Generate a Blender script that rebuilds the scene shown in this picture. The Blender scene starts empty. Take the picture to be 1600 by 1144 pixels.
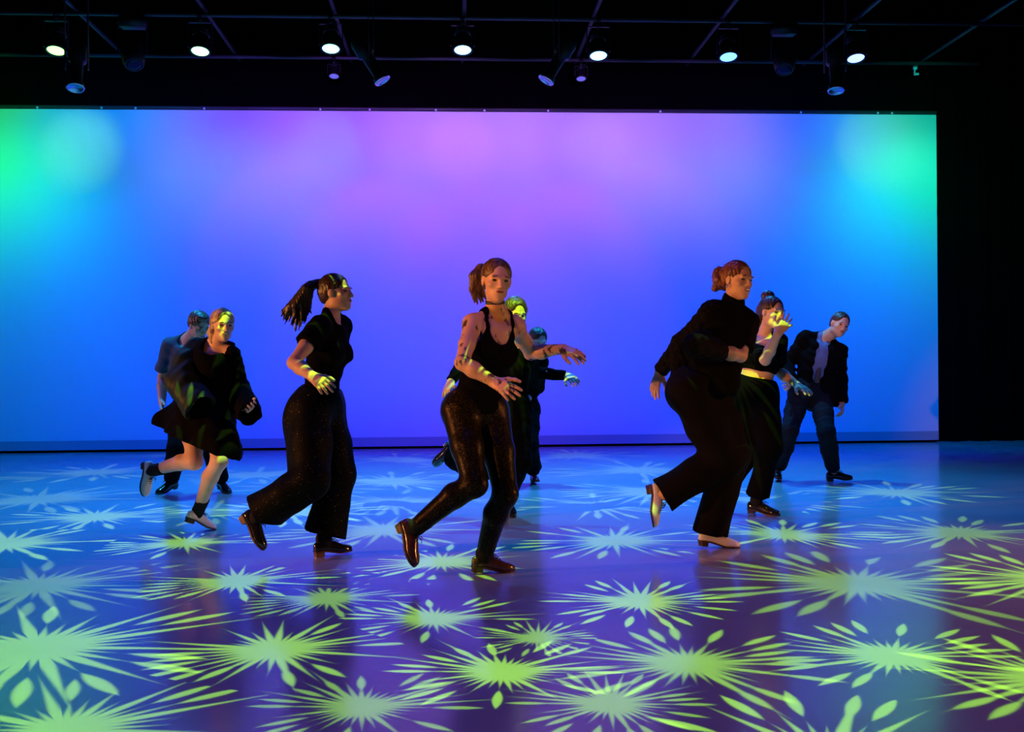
import bpy, bmesh, math, random
import numpy as np
from mathutils import Matrix, Vector, Quaternion
random.seed(7)
SC = bpy.context.scene
COL = SC.collection

# ------------------------------------------------------------------ camera
CAM_H, YAW, ROLL, FPX = 1.12, math.radians(3.23), math.radians(0.43), 1600.0
FWD = np.array([math.sin(YAW), math.cos(YAW), 0.0])
RGT0 = np.array([math.cos(YAW), -math.sin(YAW), 0.0])
UP0 = np.array([0.0, 0.0, 1.0])
RGT = RGT0 * math.cos(ROLL) - UP0 * math.sin(ROLL)
UPC = UP0 * math.cos(ROLL) + RGT0 * math.sin(ROLL)
CAMP = np.array([0.0, 0.0, CAM_H])
cd = bpy.data.cameras.new('camera'); cam = bpy.data.objects.new('camera', cd); COL.objects.link(cam)
cd.sensor_width = 36.0; cd.lens = 36.0 * FPX / 1600.0; cd.clip_end = 200
m = Matrix.Identity(4)
for i in range(3):
    m[i][0], m[i][1], m[i][2], m[i][3] = RGT[i], UPC[i], -FWD[i], CAMP[i]
cam.matrix_world = m
SC.camera = cam

def ray(u, v):
    return FWD + (u - 800.0) / FPX * RGT - (v - 572.0) / FPX * UPC
def at(u, v, d):                      # the point seen at a pixel, d metres deep
    return CAMP + ray(u, v) * d
def floor_at(u, v):
    r = ray(u, v); return CAMP + r * (CAM_H / -r[2])
def plane_y(u, v, y):
    r = ray(u, v); return CAMP + r * (y / r[1])

# ------------------------------------------------------------------ world, exposure
w = bpy.data.worlds.new('World'); SC.world = w; w.use_nodes = True
w.node_tree.nodes['Background'].inputs[0].default_value = (0.01, 0.012, 0.03, 1)
w.node_tree.nodes['Background'].inputs[1].default_value = 0.02
SC.view_settings.view_transform = 'Standard'; SC.view_settings.look = 'None'
SC.view_settings.gamma = 1.0; SC.view_settings.use_curve_mapping = False
SC.view_settings.exposure = 0.0
SC.cycles.max_bounces = 4; SC.cycles.diffuse_bounces = 2; SC.cycles.glossy_bounces = 2; SC.cycles.sample_clamp_indirect = 3.0; SC.cycles.caustics_reflective = False; SC.cycles.caustics_refractive = False

YS = 14.05                            # the screen's plane
# ------------------------------------------------------------------ lights
def spot(name, loc, target, color, power, angle, blend=0.6, radius=0.06):
    l = bpy.data.lights.new(name, 'SPOT'); l.energy = power; l.color = color
    l.spot_size = math.radians(angle); l.spot_blend = blend; l.shadow_soft_size = radius
    o = bpy.data.objects.new(name, l); COL.objects.link(o); o.location = loc
    d = Vector(target) - Vector(loc); o.rotation_euler = d.to_track_quat('-Z', 'Y').to_euler()
    return o
# wash lamps on the crosswise pipe, plus added ones without fixtures: pixel of the lamp, where on the cloth the beam points, beam angle, colour in watts
for lu, lv, tu, tv, ang, bl, c in (
    (-140, 80, -140, 230, 86, 1.00, (2.7, 120.4, 18.3)),
    (-140, 80, -140, 440, 96, 1.00, (0.0, 170.0, 41.7)),
    (88, 79, 88, 230, 86, 1.00, (0.0, 44.8, 152.5)),
    (313, 80, 313, 230, 86, 1.00, (33.8, 12.0, 172.9)),
    (313, 80, 313, 440, 96, 1.00, (6.0, 35.7, 0.0)),
    (517, 76, 517, 230, 86, 1.00, (60.8, 15.9, 161.7)),
    (517, 76, 517, 440, 96, 1.00, (0.0, 13.2, 0.0)),
    (723, 78, 723, 230, 86, 1.00, (79.0, 30.1, 165.3)),
    (935, 87, 935, 230, 86, 1.00, (74.0, 28.0, 169.7)),
    (1138, 89, 1138, 230, 86, 1.00, (55.8, 26.7, 176.3)),
    (1138, 89, 1138, 440, 96, 1.00, (0.0, 20.8, 0.0)),
    (1337, 91, 1337, 230, 86, 1.00, (4.4, 23.0, 165.8)),
    (1337, 91, 1337, 440, 96, 1.00, (0.0, 18.3, 0.0)),
    (1545, 92, 1545, 230, 86, 1.00, (0.0, 99.2, 49.9)),  # no lens hangs here; lamp added for the cloth's right edge
    (1545, 92, 1545, 440, 96, 1.00, (0.0, 148.5, 85.0)),
    (-139, 60, -139, 640, 84, 1.00, (0.0, 10.4, 484.6)),  # this row has no fixtures; added to even out the blue
    (130, 60, 130, 640, 84, 1.00, (0.0, 0.0, 542.1)),
    (400, 60, 400, 640, 84, 1.00, (0.0, 0.0, 527.8)),
    (670, 60, 670, 640, 84, 1.00, (0.0, 16.5, 565.1)),
    (941, 60, 941, 640, 84, 1.00, (0.0, 27.8, 621.1)),
    (1211, 60, 1211, 640, 84, 1.00, (0.0, 0.0, 489.9)),
    (1481, 60, 1481, 640, 84, 1.00, (0.0, 0.0, 807.3)),
    (313, 80, 470, 420, 64, 0.45, (13.4, 1.9, 0.0)),
    (517, 76, 600, 470, 60, 0.60, (38.6, 0.0, 0.0)),
    (935, 87, 880, 470, 60, 0.60, (39.0, 0.0, 0.0)),
    (1138, 89, 1000, 420, 64, 0.45, (11.5, 1.5, 0.0)),
    (723, 78, 740, 470, 60, 0.80, (45.8, 0.0, 0.0)),
    (1545, 92, 1420, 330, 60, 0.80, (0.0, 22.2, 0.0)),
    (88, 79, 130, 228, 34, 1.00, (12.8, 63.5, 0.0)),
    (1337, 91, 1370, 228, 34, 1.00, (13.4, 39.1, 9.0)),
    (313, 80, 300, 228, 34, 1.00, (0.0, 0.0, 14.9)),
    (517, 76, 510, 228, 34, 1.00, (3.0, 14.4, 7.6)),
    (723, 78, 720, 228, 34, 1.00, (28.6, 7.3, 29.6)),
    (935, 87, 930, 228, 34, 1.00, (15.3, 11.2, 9.3)),
):
    c = (c[0], c[1] * 0.92, c[2] * 1.08); mx = max(c)
    p = plane_y(lu + (35 if lu == 130 else 0), lv, 10.6 if lv == 60 else 12.0) + np.array([0, 0.03, -0.13]); t = plane_y(tu, tv, YS)
    if tu == lu: t[0] = p[0]
    spot('cyclorama_lamp', p, t, tuple(x / mx for x in c), mx, ang, bl, 0.05)
for x in (-4.0, 0.8, 5.2):
    spot('overhead_blue_wash', (x, 7.8, 5.05), (x, 8.0, 0), (0.01, 0.10, 1.0), 420, 96, 1.0, 0.1)

for x, y in ((-3.4, 3.9), (0.3, 3.6), (3.8, 4.0)):
    spot('overhead_blue_wash', (x, y, 5.05), (x, y, 0), (0.01, 0.05, 1.0), 210 if x < 3 else 90, 90, 1.0, 0.1)
for x in (-3.0, 0.1, 2.5):
    spot('overhead_cyan_wash', (x, 9.9, 4.9), (x, 9.5, 0), (0.02, 0.42, 1.0), 1050, 88, 1.0, 0.1)

AMBER = (1.0, 0.36, 0.09)
spot('side_lamp_amber', (-8.5, 4.0, 1.6), (-0.3, 6.4, 1.5), AMBER, 2600, 27, 0.5, 0.12)
spot('side_lamp_amber', (8.6, 5.2, 2.0), (3.6, 4.7, 0.0), AMBER, 1300, 54, 0.9, 0.12)
spot('front_lamp_amber', (-5.2, -0.6, 2.6), (1.7, 6.3, 1.25), AMBER, 1300, 15, 0.5, 0.08)
spot('front_fill_pink', (3.4, 1.5, 4.6), (3.35, 9.4, 1.25), (1.0, 0.55, 0.62), 420, 9, 0.7, 0.08)  # added narrow fill that brightens the man at far right
spot('side_lamp_pink', (-8.5, 8.6, 2.2), (0.0, 9.0, 0.9), (1.0, 0.42, 0.5), 520, 26, 0.8, 0.12)

# ---- patterned projectors: starburst templates in the lamps, drawn on the floor by light
def mnode(nt, op, a=None, b=None, c=None):
    n = nt.nodes.new('ShaderNodeMath'); n.operation = op
    for i, x in enumerate((a, b, c)):
        if x is None: continue
        if isinstance(x, (int, float)): n.inputs[i].default_value = x
        else: nt.links.new(x, n.inputs[i])
    return n.outputs[0]
def projector(name, loc, stars, color, strength, soft, angle=140):
    l = bpy.data.lights.new(name, 'SPOT'); l.energy = strength; l.color = (1, 1, 1)
    l.spot_size = math.radians(angle); l.spot_blend = 0.3; l.shadow_soft_size = 0.0
    o = bpy.data.objects.new(name, l); COL.objects.link(o); o.location = loc
    l.use_nodes = True; nt = l.node_tree; L = nt.links.new
    em = nt.nodes['Emission']; em.inputs[0].default_value = (*color, 1)
    tc = nt.nodes.new('ShaderNodeTexCoord'); sx = nt.nodes.new('ShaderNodeSeparateXYZ'); L(tc.outputs['Normal'], sx.inputs[0])
    h = loc[2]
    X = mnode(nt, 'MULTIPLY_ADD', mnode(nt, 'DIVIDE', sx.outputs[0], sx.outputs[2]), -h, loc[0])
    Y = mnode(nt, 'MULTIPLY_ADD', mnode(nt, 'DIVIDE', sx.outputs[1], sx.outputs[2]), -h, loc[1])
    best = bx = by = bs = None
    for k, (cx, cy, s) in enumerate(stars):
        x = mnode(nt, 'DIVIDE', mnode(nt, 'SUBTRACT', X, cx), s)
        y = mnode(nt, 'DIVIDE', mnode(nt, 'SUBTRACT', Y, cy), s)
        r = mnode(nt, 'SQRT', mnode(nt, 'MULTIPLY_ADD', x, x, mnode(nt, 'MULTIPLY', y, y)))
        if best is None: best, bx, by, bs = r, x, y, mnode(nt, 'ADD', 0.5, 0.0); continue
        lt = mnode(nt, 'LESS_THAN', r, best)
        def sel(a, b): return mnode(nt, 'MULTIPLY_ADD', mnode(nt, 'SUBTRACT', a, b), lt, b)
        bx, by = sel(x, bx), sel(y, by)
        bs = mnode(nt, 'MULTIPLY_ADD', mnode(nt, 'SUBTRACT', k + 0.5, bs), lt, bs)
        best = mnode(nt, 'MINIMUM', r, best)
    N = 32
    a = mnode(nt, 'MULTIPLY_ADD', mnode(nt, 'ARCTAN2', by, bx), N / (2 * math.pi), N / 2 + 0.02)
    cell = mnode(nt, 'FLOOR', a)
    f = mnode(nt, 'ABSOLUTE', mnode(nt, 'SUBTRACT', mnode(nt, 'SUBTRACT', a, cell), 0.5))
    cx_ = nt.nodes.new('ShaderNodeCombineXYZ'); L(cell, cx_.inputs[0]); L(bs, cx_.inputs[1]); cx_.inputs[2].default_value = h
    wn = nt.nodes.new('ShaderNodeTexWhiteNoise'); wn.noise_dimensions = '3D'; L(cx_.outputs[0], wn.inputs['Vector'])
    rc = nt.nodes.new('ShaderNodeSeparateColor'); L(wn.outputs['Color'], rc.inputs[0])
    rnd, r2, r3 = rc.outputs[0], rc.outputs[1], rc.outputs[2]
    arc = mnode(nt, 'MULTIPLY', mnode(nt, 'MULTIPLY', f, best), 2 * math.pi / N)
    def step(x):   # soft edge
        n = nt.nodes.new('ShaderNodeMapRange'); n.interpolation_type = 'SMOOTHSTEP'
        L(x, n.inputs[0]); n.inputs[1].default_value = -soft; n.inputs[2].default_value = soft
        return n.outputs[0]
    Lg = mnode(nt, 'MULTIPLY_ADD', mnode(nt, 'MULTIPLY', rnd, rnd), 0.66, 0.36)
    wsp = mnode(nt, 'MULTIPLY', mnode(nt, 'SUBTRACT', 1.0, mnode(nt, 'DIVIDE', best, Lg)), 0.051)
    spike = step(mnode(nt, 'SUBTRACT', wsp, arc))
    rcn = mnode(nt, 'MULTIPLY_ADD', r3, 0.22, 0.62)
    q = mnode(nt, 'DIVIDE', mnode(nt, 'SUBTRACT', best, rcn), 0.20)
    wl = mnode(nt, 'MULTIPLY', mnode(nt, 'SUBTRACT', 1.0, mnode(nt, 'MULTIPLY', q, q)), 0.036)
    lens = mnode(nt, 'MULTIPLY', step(mnode(nt, 'SUBTRACT', wl, arc)), mnode(nt, 'GREATER_THAN', r2, 0.62))
    core = step(mnode(nt, 'SUBTRACT', 0.175, best))
    mk = mnode(nt, 'MAXIMUM', core, mnode(nt, 'MAXIMUM', spike, lens))
    L(mk, em.inputs[1])
    return o
def stars_at(lst): return [(*floor_at(u, v)[:2], s) for u, v, s in lst]
LIME = (0.42, 1.0, 0.02)
projector('star_projector', (0.2, 4.6, 5.1), stars_at([(60, 1012, .85), (370, 908, .55), (785, 1050, .46), (1000, 940, .5),
    (1395, 1025, .55), (1300, 1185, .62), (1500, 832, .8), (60, 780, 1.1), (620, 718, 1.0), (400, 742, 1.0), (1020, 768, 1.0), (1200, 782, .8), (250, 712, .6)]), LIME, 2300, 0.014)
projector('star_projector', (-1.6, 5.6, 5.1), stars_at([(100, 1142, .62), (430, 1015, .55), (678, 967, .45), (953, 1100, .36), (1340, 912, .95), (690, 878, .6),
    (290, 848, .6), (960, 845, .7), (615, 752, 1.0), (150, 738, 1.1), (930, 790, .8), (450, 800, .8), (10, 850, .8), (150, 808, .8), (900, 712, 1.1)]), LIME, 2300, 0.018)
projector('star_projector', (2.6, 5.0, 5.1), stars_at([(60, 915, .8), (512, 935, .45), (565, 1105, .40), (840, 997, .28), (1075, 1037, .55), (1660, 1060, .6), (1650, 905, .75),
    (600, 828, .85), (1225, 835, .7), (330, 800, .8), (615, 785, .9), (480, 762, .9), (1000, 735, 1.1), (1400, 770, .9), (740, 720, 1.0)]), LIME, 2300, 0.020)

# ------------------------------------------------------------------ materials
MATS = {}
def mat(name, color, rough=0.6, metal=0.0, spec=0.5, emit=None, estr=0.0, sheen=0.0, coat=0.0, bump=None, var=None, alpha=None):
    if name in MATS: return MATS[name]
    M = bpy.data.materials.new(name); M.use_nodes = True; nt = M.node_tree; b = nt.nodes['Principled BSDF']
    b.inputs['Base Color'].default_value = (*color, 1); b.inputs['Roughness'].default_value = rough
    b.inputs['Metallic'].default_value = metal; b.inputs['Specular IOR Level'].default_value = spec
    b.inputs['Coat Weight'].default_value = coat
    if sheen: b.inputs['Sheen Weight'].default_value = sheen
    if emit: b.inputs['Emission Color'].default_value = (*emit, 1); b.inputs['Emission Strength'].default_value = estr
    tc = nt.nodes.new('ShaderNodeTexCoord')
    if var:                            # (scale, second colour, contrast low, high, stretch)
        n = nt.nodes.new('ShaderNodeTexNoise'); n.inputs['Scale'].default_value = var[0]; n.inputs['Detail'].default_value = 5
        mp = nt.nodes.new('ShaderNodeMapping'); mp.inputs['Scale'].default_value = var[4] if len(var) > 4 else (1, 1, 1)
        nt.links.new(tc.outputs['Object'], mp.inputs[0]); nt.links.new(mp.outputs[0], n.inputs['Vector'])
        r = nt.nodes.new('ShaderNodeValToRGB'); r.color_ramp.elements[0].position = var[2]; r.color_ramp.elements[1].position = var[3]
        r.color_ramp.elements[0].color = (*color, 1); r.color_ramp.elements[1].color = (*var[1], 1)
        nt.links.new(n.outputs['Fac'], r.inputs[0]); nt.links.new(r.outputs[0], b.inputs['Base Color'])
    if bump:                           # (scale, strength, distance, stretch)
        n = nt.nodes.new('ShaderNodeTexNoise'); n.inputs['Scale'].default_value = bump[0]; n.inputs['Detail'].default_value = 4
        mp = nt.nodes.new('ShaderNodeMapping'); mp.inputs['Scale'].default_value = bump[3] if len(bump) > 3 else (1, 1, 1)
        nt.links.new(tc.outputs['Object'], mp.inputs[0]); nt.links.new(mp.outputs[0], n.inputs['Vector'])
        bn = nt.nodes.new('ShaderNodeBump'); bn.inputs['Strength'].default_value = bump[1]; bn.inputs['Distance'].default_value = bump[2]
        nt.links.new(n.outputs['Fac'], bn.inputs['Height']); nt.links.new(bn.outputs[0], b.inputs['Normal'])
    MATS[name] = M
    return M
FLOOR = mat('stage_vinyl', (0.36, 0.36, 0.38), 0.17, spec=0.6, var=(1.3, (0.42, 0.42, 0.44), 0.35, 0.7), bump=(260, 0.05, 0.001))
CYC = mat('cyclorama_cloth', (0.82, 0.82, 0.82), 0.95, spec=0.05, bump=(3.0, 0.25, 0.02, (1, 1, 0.12)))
HEM = mat('cyclorama_hem_cloth', (0.42, 0.42, 0.44), 0.95, spec=0.1)
BLACKOUT = mat('black_drape', (0.0018, 0.0018, 0.002), 0.95, spec=0.02)
CEIL = mat('black_ceiling', (0.005, 0.005, 0.006), 0.9, spec=0.2)
PIPE = mat('black_pipe', (0.05, 0.05, 0.055), 0.45, metal=0.2)
HOUSING = mat('lamp_housing', (0.008, 0.008, 0.009), 0.5, spec=0.35)
GLASS = mat('dark_lens', (0.01, 0.01, 0.02), 0.2, spec=0.25)
GLINT_BRACKET = mat('glint_and_bracket_white', (0.9, 0.9, 0.9), 0.4)  # white of the stand-in glint dots and of the pipe end bracket
STEEL = mat('tap_steel', (0.7, 0.7, 0.7), 0.25, metal=1.0)

# ------------------------------------------------------------------ object helpers
def link(name, me, material, parent=None, smooth=True):
    o = bpy.data.objects.new(name, me); COL.objects.link(o)
    if material and not me.materials: me.materials.append(material)
    if parent is not None: o.parent = parent
    if smooth and len(me.polygons): me.polygons.foreach_set('use_smooth', [True] * len(me.polygons))
    return o
def tag(o, label, cat=None, group=None, kind=None):
    if label: o['label'] = label
    if cat: o['category'] = cat
    if group: o['group'] = group
    if kind: o['kind'] = kind
    return o
def empty(name, loc, label, cat, group=None):
    o = bpy.data.objects.new(name, None); COL.objects.link(o); o.location = loc; o.empty_display_size = 0.1
    return tag(o, label, cat, group)
def bm_mesh(name, bm):
    bmesh.ops.recalc_face_normals(bm, faces=bm.faces[:])
    me = bpy.data.meshes.new(name); bm.to_mesh(me); bm.free(); return me
def add_box(bm, c, s, rot=None, bevel=0.0):
    r = bmesh.ops.create_cube(bm, size=1.0); vs = r['verts']
    for v in vs:
        p = Vector((v.co.x * s[0], v.co.y * s[1], v.co.z * s[2]))
        if rot is not None: p = rot @ p
        v.co = p + Vector(c)
    if bevel:
        es = list({e for v in vs for e in v.link_edges})
        bmesh.ops.bevel(bm, geom=es, offset=bevel, segments=2, affect='EDGES')
def add_tube(bm, pts, rads, seg=10, cap=True):
    pts = [Vector(p) for p in pts]; rings = []
    if isinstance(rads, (int, float)): rads = [rads] * len(pts)
    ref = None
    for i, p in enumerate(pts):
        t = (pts[min(i + 1, len(pts) - 1)] - pts[max(i - 1, 0)]).normalized()
        if ref is None: ref = t.orthogonal().normalized()
        x = (ref - t * ref.dot(t)).normalized(); ref = x; y = t.cross(x)
        rings.append([bm.verts.new(p + (x * math.cos(2 * math.pi * k / seg) + y * math.sin(2 * math.pi * k / seg)) * rads[i]) for k in range(seg)])
    for a, b in zip(rings[:-1], rings[1:]):
        for k in range(seg): bm.faces.new((a[k], a[(k + 1) % seg], b[(k + 1) % seg], b[k]))
    if cap: bm.faces.new(rings[0][::-1]); bm.faces.new(rings[-1])
def box_obj(name, lo, hi, material, parent=None):
    bm = bmesh.new(); add_box(bm, [(a + b) / 2 for a, b in zip(lo, hi)], [b - a for a, b in zip(lo, hi)])
    return link(name, bm_mesh(name, bm), material, parent, smooth=False)

# ------------------------------------------------------------------ the room
XR = plane_y(1466, 600, YS)[0]        # right edge of the screen
ZT = plane_y(0, 170, YS)[2]
XL = -10.2
tag(box_obj('floor', (-13, -1.5, -0.1), (13, 17, 0.0), FLOOR), None, kind='structure')
tag(box_obj('ceiling', (-13, -1.5, 7.2), (13, 17, 7.3), CEIL), None, kind='structure')
tag(box_obj('wall_back', (-13, 16.5, 0), (13, 16.6, 7.2), BLACKOUT), None, kind='structure')
tag(box_obj('wall_left', (-13.1, -1.5, 0), (-13, 17, 7.2), BLACKOUT), None, kind='structure')
tag(box_obj('wall_right', (13, -1.5, 0), (13.1, 17, 7.2), BLACKOUT), None, kind='structure')

# cyclorama: a stretched cloth with a weighted hem and a row of white dots standing in for glints
def cloth_sheet(name, x0, x1, y, z0, z1, fold, n, material, parent, thick=0.004, wl=0.5):
    nx, nz = n; V = []; Fc = []
    for s in (0, 1):
        for j in range(nz + 1):
            for i in range(nx + 1):
                x = x0 + (x1 - x0) * i / nx; z = z0 + (z1 - z0) * j / nz
                dy = fold * (math.sin(x * 2 * math.pi / wl) + 0.5 * math.sin(x * 2 * math.pi / (wl * .43) + 1.3)) * (1.0 - 0.6 * j / nz)
                V.append((x, y + dy + s * thick, z))
    o = (nx + 1) * (nz + 1)
    for j in range(nz):
        for i in range(nx):
            a = j * (nx + 1) + i
            Fc.append((a, a + 1, a + nx + 2, a + nx + 1)); Fc.append((o + a, o + a + nx + 1, o + a + nx + 2, o + a + 1))
    me = bpy.data.meshes.new(name); me.from_pydata(V, [], Fc); me.update()
    return link(name, me, material, parent)
cy = empty('cyclorama', ((XL + XR) / 2, YS, 0), 'wide white cyclorama cloth washed violet, blue and green behind the dancers', 'backdrop')
def rel(o, p): o.matrix_parent_inverse = Matrix.Translation(-Vector(p.location)); return o
rel(cloth_sheet('cloth', XL, XR, YS, 0.16, ZT, 0.004, (220, 8), CYC, cy, wl=1.7), cy)
rel(cloth_sheet('bottom_hem', XL, XR, YS - 0.004, 0.035, 0.16, 0.004, (220, 2), HEM, cy, wl=1.7), cy)
bm = bmesh.new(); add_tube(bm, [(XL, YS, ZT + 0.03), (XR, YS, ZT + 0.03)], 0.024)
rel(link('top_pipe', bm_mesh('top_pipe', bm), PIPE, cy), cy)
bm = bmesh.new(); add_tube(bm, [(0, -0.03, -0.012), (0, -0.034, 0.0), (0, -0.03, 0.012)], [0.012, 0.017, 0.012], 8)
clip = bm_mesh('clip', bm)
for u in (60, 160, 213, 320, 501, 578, 681, 757, 856, 1031, 1250, 1370, 1392):
    p = plane_y(u, 171, YS); o = link('clip', clip, GLINT_BRACKET, cy); o.location = (p[0] - cy.location.x, 0, ZT + 0.012)  # white dots in place of light glinting along the top edge
# black masking drapes
for x0, x1, y, lab in ((XR + 0.02, 12.9, YS + 0.15, 'black masking drape hanging right of the lit cyclorama'),):
    tag(cloth_sheet('masking_drape', x0, x1, y, 0.0, 7.15, 0.05, (160, 2), BLACKOUT, None, wl=0.38), lab, 'drape')
tag(cloth_sheet('border_drape', XL, XR + 0.02, YS + 0.12, ZT + 0.01, 7.15, 0.03, (260, 2), BLACKOUT, None, wl=0.4), 'black border drape above the top edge of the cyclorama', 'drape')

# ------------------------------------------------------------------ lighting grid
GZ, GY = 5.2, 12.0
def pipe(name, a, b, label, r=0.024):
    bm = bmesh.new(); add_tube(bm, [a, b], r, 12)
    return tag(link(name, bm_mesh(name, bm), PIPE), label, 'pipe', 'ceiling grid pipes')
for k, u in enumerate((86, 300, 513, 726, 940, 1152, 1372, 1580)):
    x = plane_y(u, 0, 11.4)[0]
    nm = ('leftmost', 'second', 'third', 'fourth', 'fifth', 'sixth', 'seventh', 'rightmost')[k]
    pipe('grid_pipe', (x, -1.0, GZ + 0.05), (x, 13.9, GZ + 0.05), f'{nm} from the left of the ceiling pipes running front to back')
pipe('grid_pipe', (-11, GY, GZ), (7.2, GY, GZ), 'black crosswise ceiling pipe carrying the lit lamps')
pipe('grid_pipe', (-11, 13.6, GZ), (7.2, 13.6, GZ), 'thin crosswise ceiling pipe nearest the cyclorama')
pipe('grid_pipe', (-11, 10.6, GZ + 0.0), (7.2, 10.6, GZ), 'crosswise ceiling pipe in front of the lit lamps')

def lathe(bm, prof, seg=20, M=Matrix.Identity(4)):
    rings = []
    for r, z in prof:
        rings.append([bm.verts.new(M @ Vector((r * math.cos(2 * math.pi * k / seg), r * math.sin(2 * math.pi * k / seg), z))) for k in range(seg)])
    for a, b in zip(rings[:-1], rings[1:]):
        for k in range(seg): bm.faces.new((a[k], a[(k + 1) % seg], b[(k + 1) % seg], b[k]))
    bm.faces.new(rings[0][::-1]); bm.faces.new(rings[-1])
def aim(d):
    return Vector(d).to_track_quat('-Z', 'Y').to_matrix().to_4x4()
LIB = {}
def lib(name, fn):
    if name not in LIB: LIB[name] = fn()
    return LIB[name]
def m_par():
    bm = bmesh.new(); lathe(bm, [(0.03, 0.17), (0.085, 0.165), (0.105, 0.13), (0.11, 0.0), (0.118, -0.005), (0.118, -0.03), (0.10, -0.03), (0.10, -0.012)]); return bm_mesh('par_housing', bm)
def m_lens(r):
    def f():
        bm = bmesh.new(); lathe(bm, [(r, 0.0), (r, -0.006), (r * 0.7, -0.013), (r * 0.3, -0.016)]); return bm_mesh('lens', bm)
    return f
def m_fins():
    bm = bmesh.new()
    for k in range(5): lathe(bm, [(0.098 - 0.006 * k, 0.175 + 0.018 * k), (0.098 - 0.006 * k, 0.181 + 0.018 * k)], 18)
    return bm_mesh('cooling_fins', bm)
def m_barrel():
    bm = bmesh.new(); lathe(bm, [(0.03, 0.30), (0.075, 0.29), (0.09, 0.24), (0.09, 0.10), (0.062, 0.08), (0.062, -0.16), (0.078, -0.17), (0.082, -0.22), (0.07, -0.22), (0.07, -0.20)]); return bm_mesh('barrel', bm)
def m_ring():
    bm = bmesh.new(); lathe(bm, [(0.084, -0.205), (0.090, -0.215), (0.086, -0.228), (0.072, -0.228), (0.070, -0.222)]); return bm_mesh('lens_ring', bm)
def m_head():
    bm = bmesh.new(); lathe(bm, [(0.05, 0.17), (0.10, 0.16), (0.125, 0.10), (0.135, 0.0), (0.125, -0.10), (0.105, -0.17), (0.09, -0.175), (0.09, -0.16)]); return bm_mesh('moving_head', bm)
def yoke(parent, top, hw, drop, axis):
    """bracket from the clamp down both sides of the housing"""
    bm = bmesh.new(); x = Vector(axis).normalized(); t = Vector(top)
    pts = [t + x * hw + Vector((0, 0, -drop)), t + x * hw, t - x * hw, t - x * hw + Vector((0, 0, -drop))]
    for a, b in zip(pts[:-1], pts[1:]):
        d = (b - a); rot = d.to_track_quat('X', 'Z').to_matrix()
        add_box(bm, (a + b) / 2, (d.length + 0.012, 0.035, 0.008), rot)
    return link('yoke', bm_mesh('yoke', bm), HOUSING, parent, smooth=False)
def clamp(parent, z):
    bm = bmesh.new(); add_box(bm, (0, 0, z - 0.060), (0.05, 0.045, 0.07), bevel=0.006)
    for q in (-1, 1): add_box(bm, (0, q * 0.033, z - 0.015), (0.05, 0.012, 0.05), bevel=0.003)
    add_tube(bm, [(0.02, 0, z - 0.06), (0.075, 0, z - 0.06)], 0.008, 8)
    return link('clamp', bm_mesh('clamp', bm), HOUSING, parent)
def part(name, key, fn, material, parent, M):
    me = lib(key, fn)
    o = bpy.data.objects.new(name, me); COL.objects.link(o); o.parent = parent; o.matrix_basis = M
    if not me.materials: me.materials.append(None)
    me.polygons.foreach_set('use_smooth', [True] * len(me.polygons))
    o.material_slots[0].link = 'OBJECT'; o.material_slots[0].material = material
    return o
def led_lamp(u, v, y, label, color=None, strength=0, face=(0, -0.30, -1), small=False):
    p = plane_y(u, v, y); s = 0.62 if small else 1.0
    t = empty('stage_lamp', (p[0], p[1], p[2]), label, 'stage lamp', 'lamps on the crosswise ceiling pipe')
    M = aim(face) @ Matrix.Scale(s, 4); M = Matrix.Translation((0, 0, 0.02)) @ M
    part('housing', 'par', m_par, HOUSING, t, M); part('cooling_fins', 'fins', m_fins, HOUSING, t, M)
    lm = GLASS if color is None else mat('lit_lens_%d' % u, (0.1, 0.1, 0.1), 0.3, emit=color, estr=strength)
    part('lens', 'lens', m_lens(0.099), lm, t, M @ Matrix.Translation((0, 0, -0.016)))
    top = GZ - p[2] - 0.09
    yoke(t, (0, 0, top), 0.135 * s, top - 0.05, (1, 0, 0)); clamp(t, GZ - p[2])
    return t
for (u, v, c, lab) in ((88, 79, (0.45, 1.0, 0.35), 'far left lit stage lamp glowing yellow-green'), (313, 80, (0.45, 1.0, 0.5), 'second lit stage lamp from the left, pale green'),
        (517, 76, (0.4, 1.0, 0.8), 'third lit stage lamp from the left, mint white'), (723, 78, (0.4, 0.85, 1.0), 'middle lit stage lamp glowing pale cyan'),
        (935, 87, (0.4, 0.75, 1.0), 'fifth lit stage lamp from the left, ice blue'), (1138, 89, (0.25, 0.5, 1.0), 'sixth lit stage lamp from the left with a strong blue glow'),
        (1337, 91, (0.35, 0.45, 1.0), 'far right lit stage lamp glowing blue white')):
    led_lamp(u, v, GY, lab, tuple(x ** 1.7 for x in c), 4.5)
led_lamp(522, 120, 13.6, 'small dim stage lamp under the third lit lamp', (0.15, 0.15, 1.0), 0.7, small=True)
led_lamp(908, 124, 13.6, 'small dim stage lamp under the fifth lit lamp', (0.15, 0.15, 1.0), 0.7, small=True)
def profile_spot(u, v, y, d, label):
    p = plane_y(u, v, y); t = empty('profile_spotlight', tuple(p), label, 'spotlight', 'unlit spotlights on the grid')
    M = aim(d)
    part('barrel', 'barrel', m_barrel, HOUSING, t, M); part('lens_ring', 'ring', m_ring, STEEL, t, M)
    part('lens', 'lens2', m_lens(0.066), GLASS, t, M @ Matrix.Translation((0, 0, -0.205)))
    ax = Vector(d).cross(Vector((0, 0, 1))).normalized()
    top = GZ - p[2] - 0.09
    yoke(t, (0, 0, top), 0.11, max(top, 0.1), ax); clamp(t, GZ - p[2])
    return t
profile_spot(120, 108, 10.6, (0.05, -0.35, -1.0), 'unlit spotlight hanging under the far left lit lamp')
profile_spot(580, 98, 10.6, (0.62, -0.1, -1.0), 'unlit spotlight slanting down right between the third and middle lit lamps')
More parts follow.
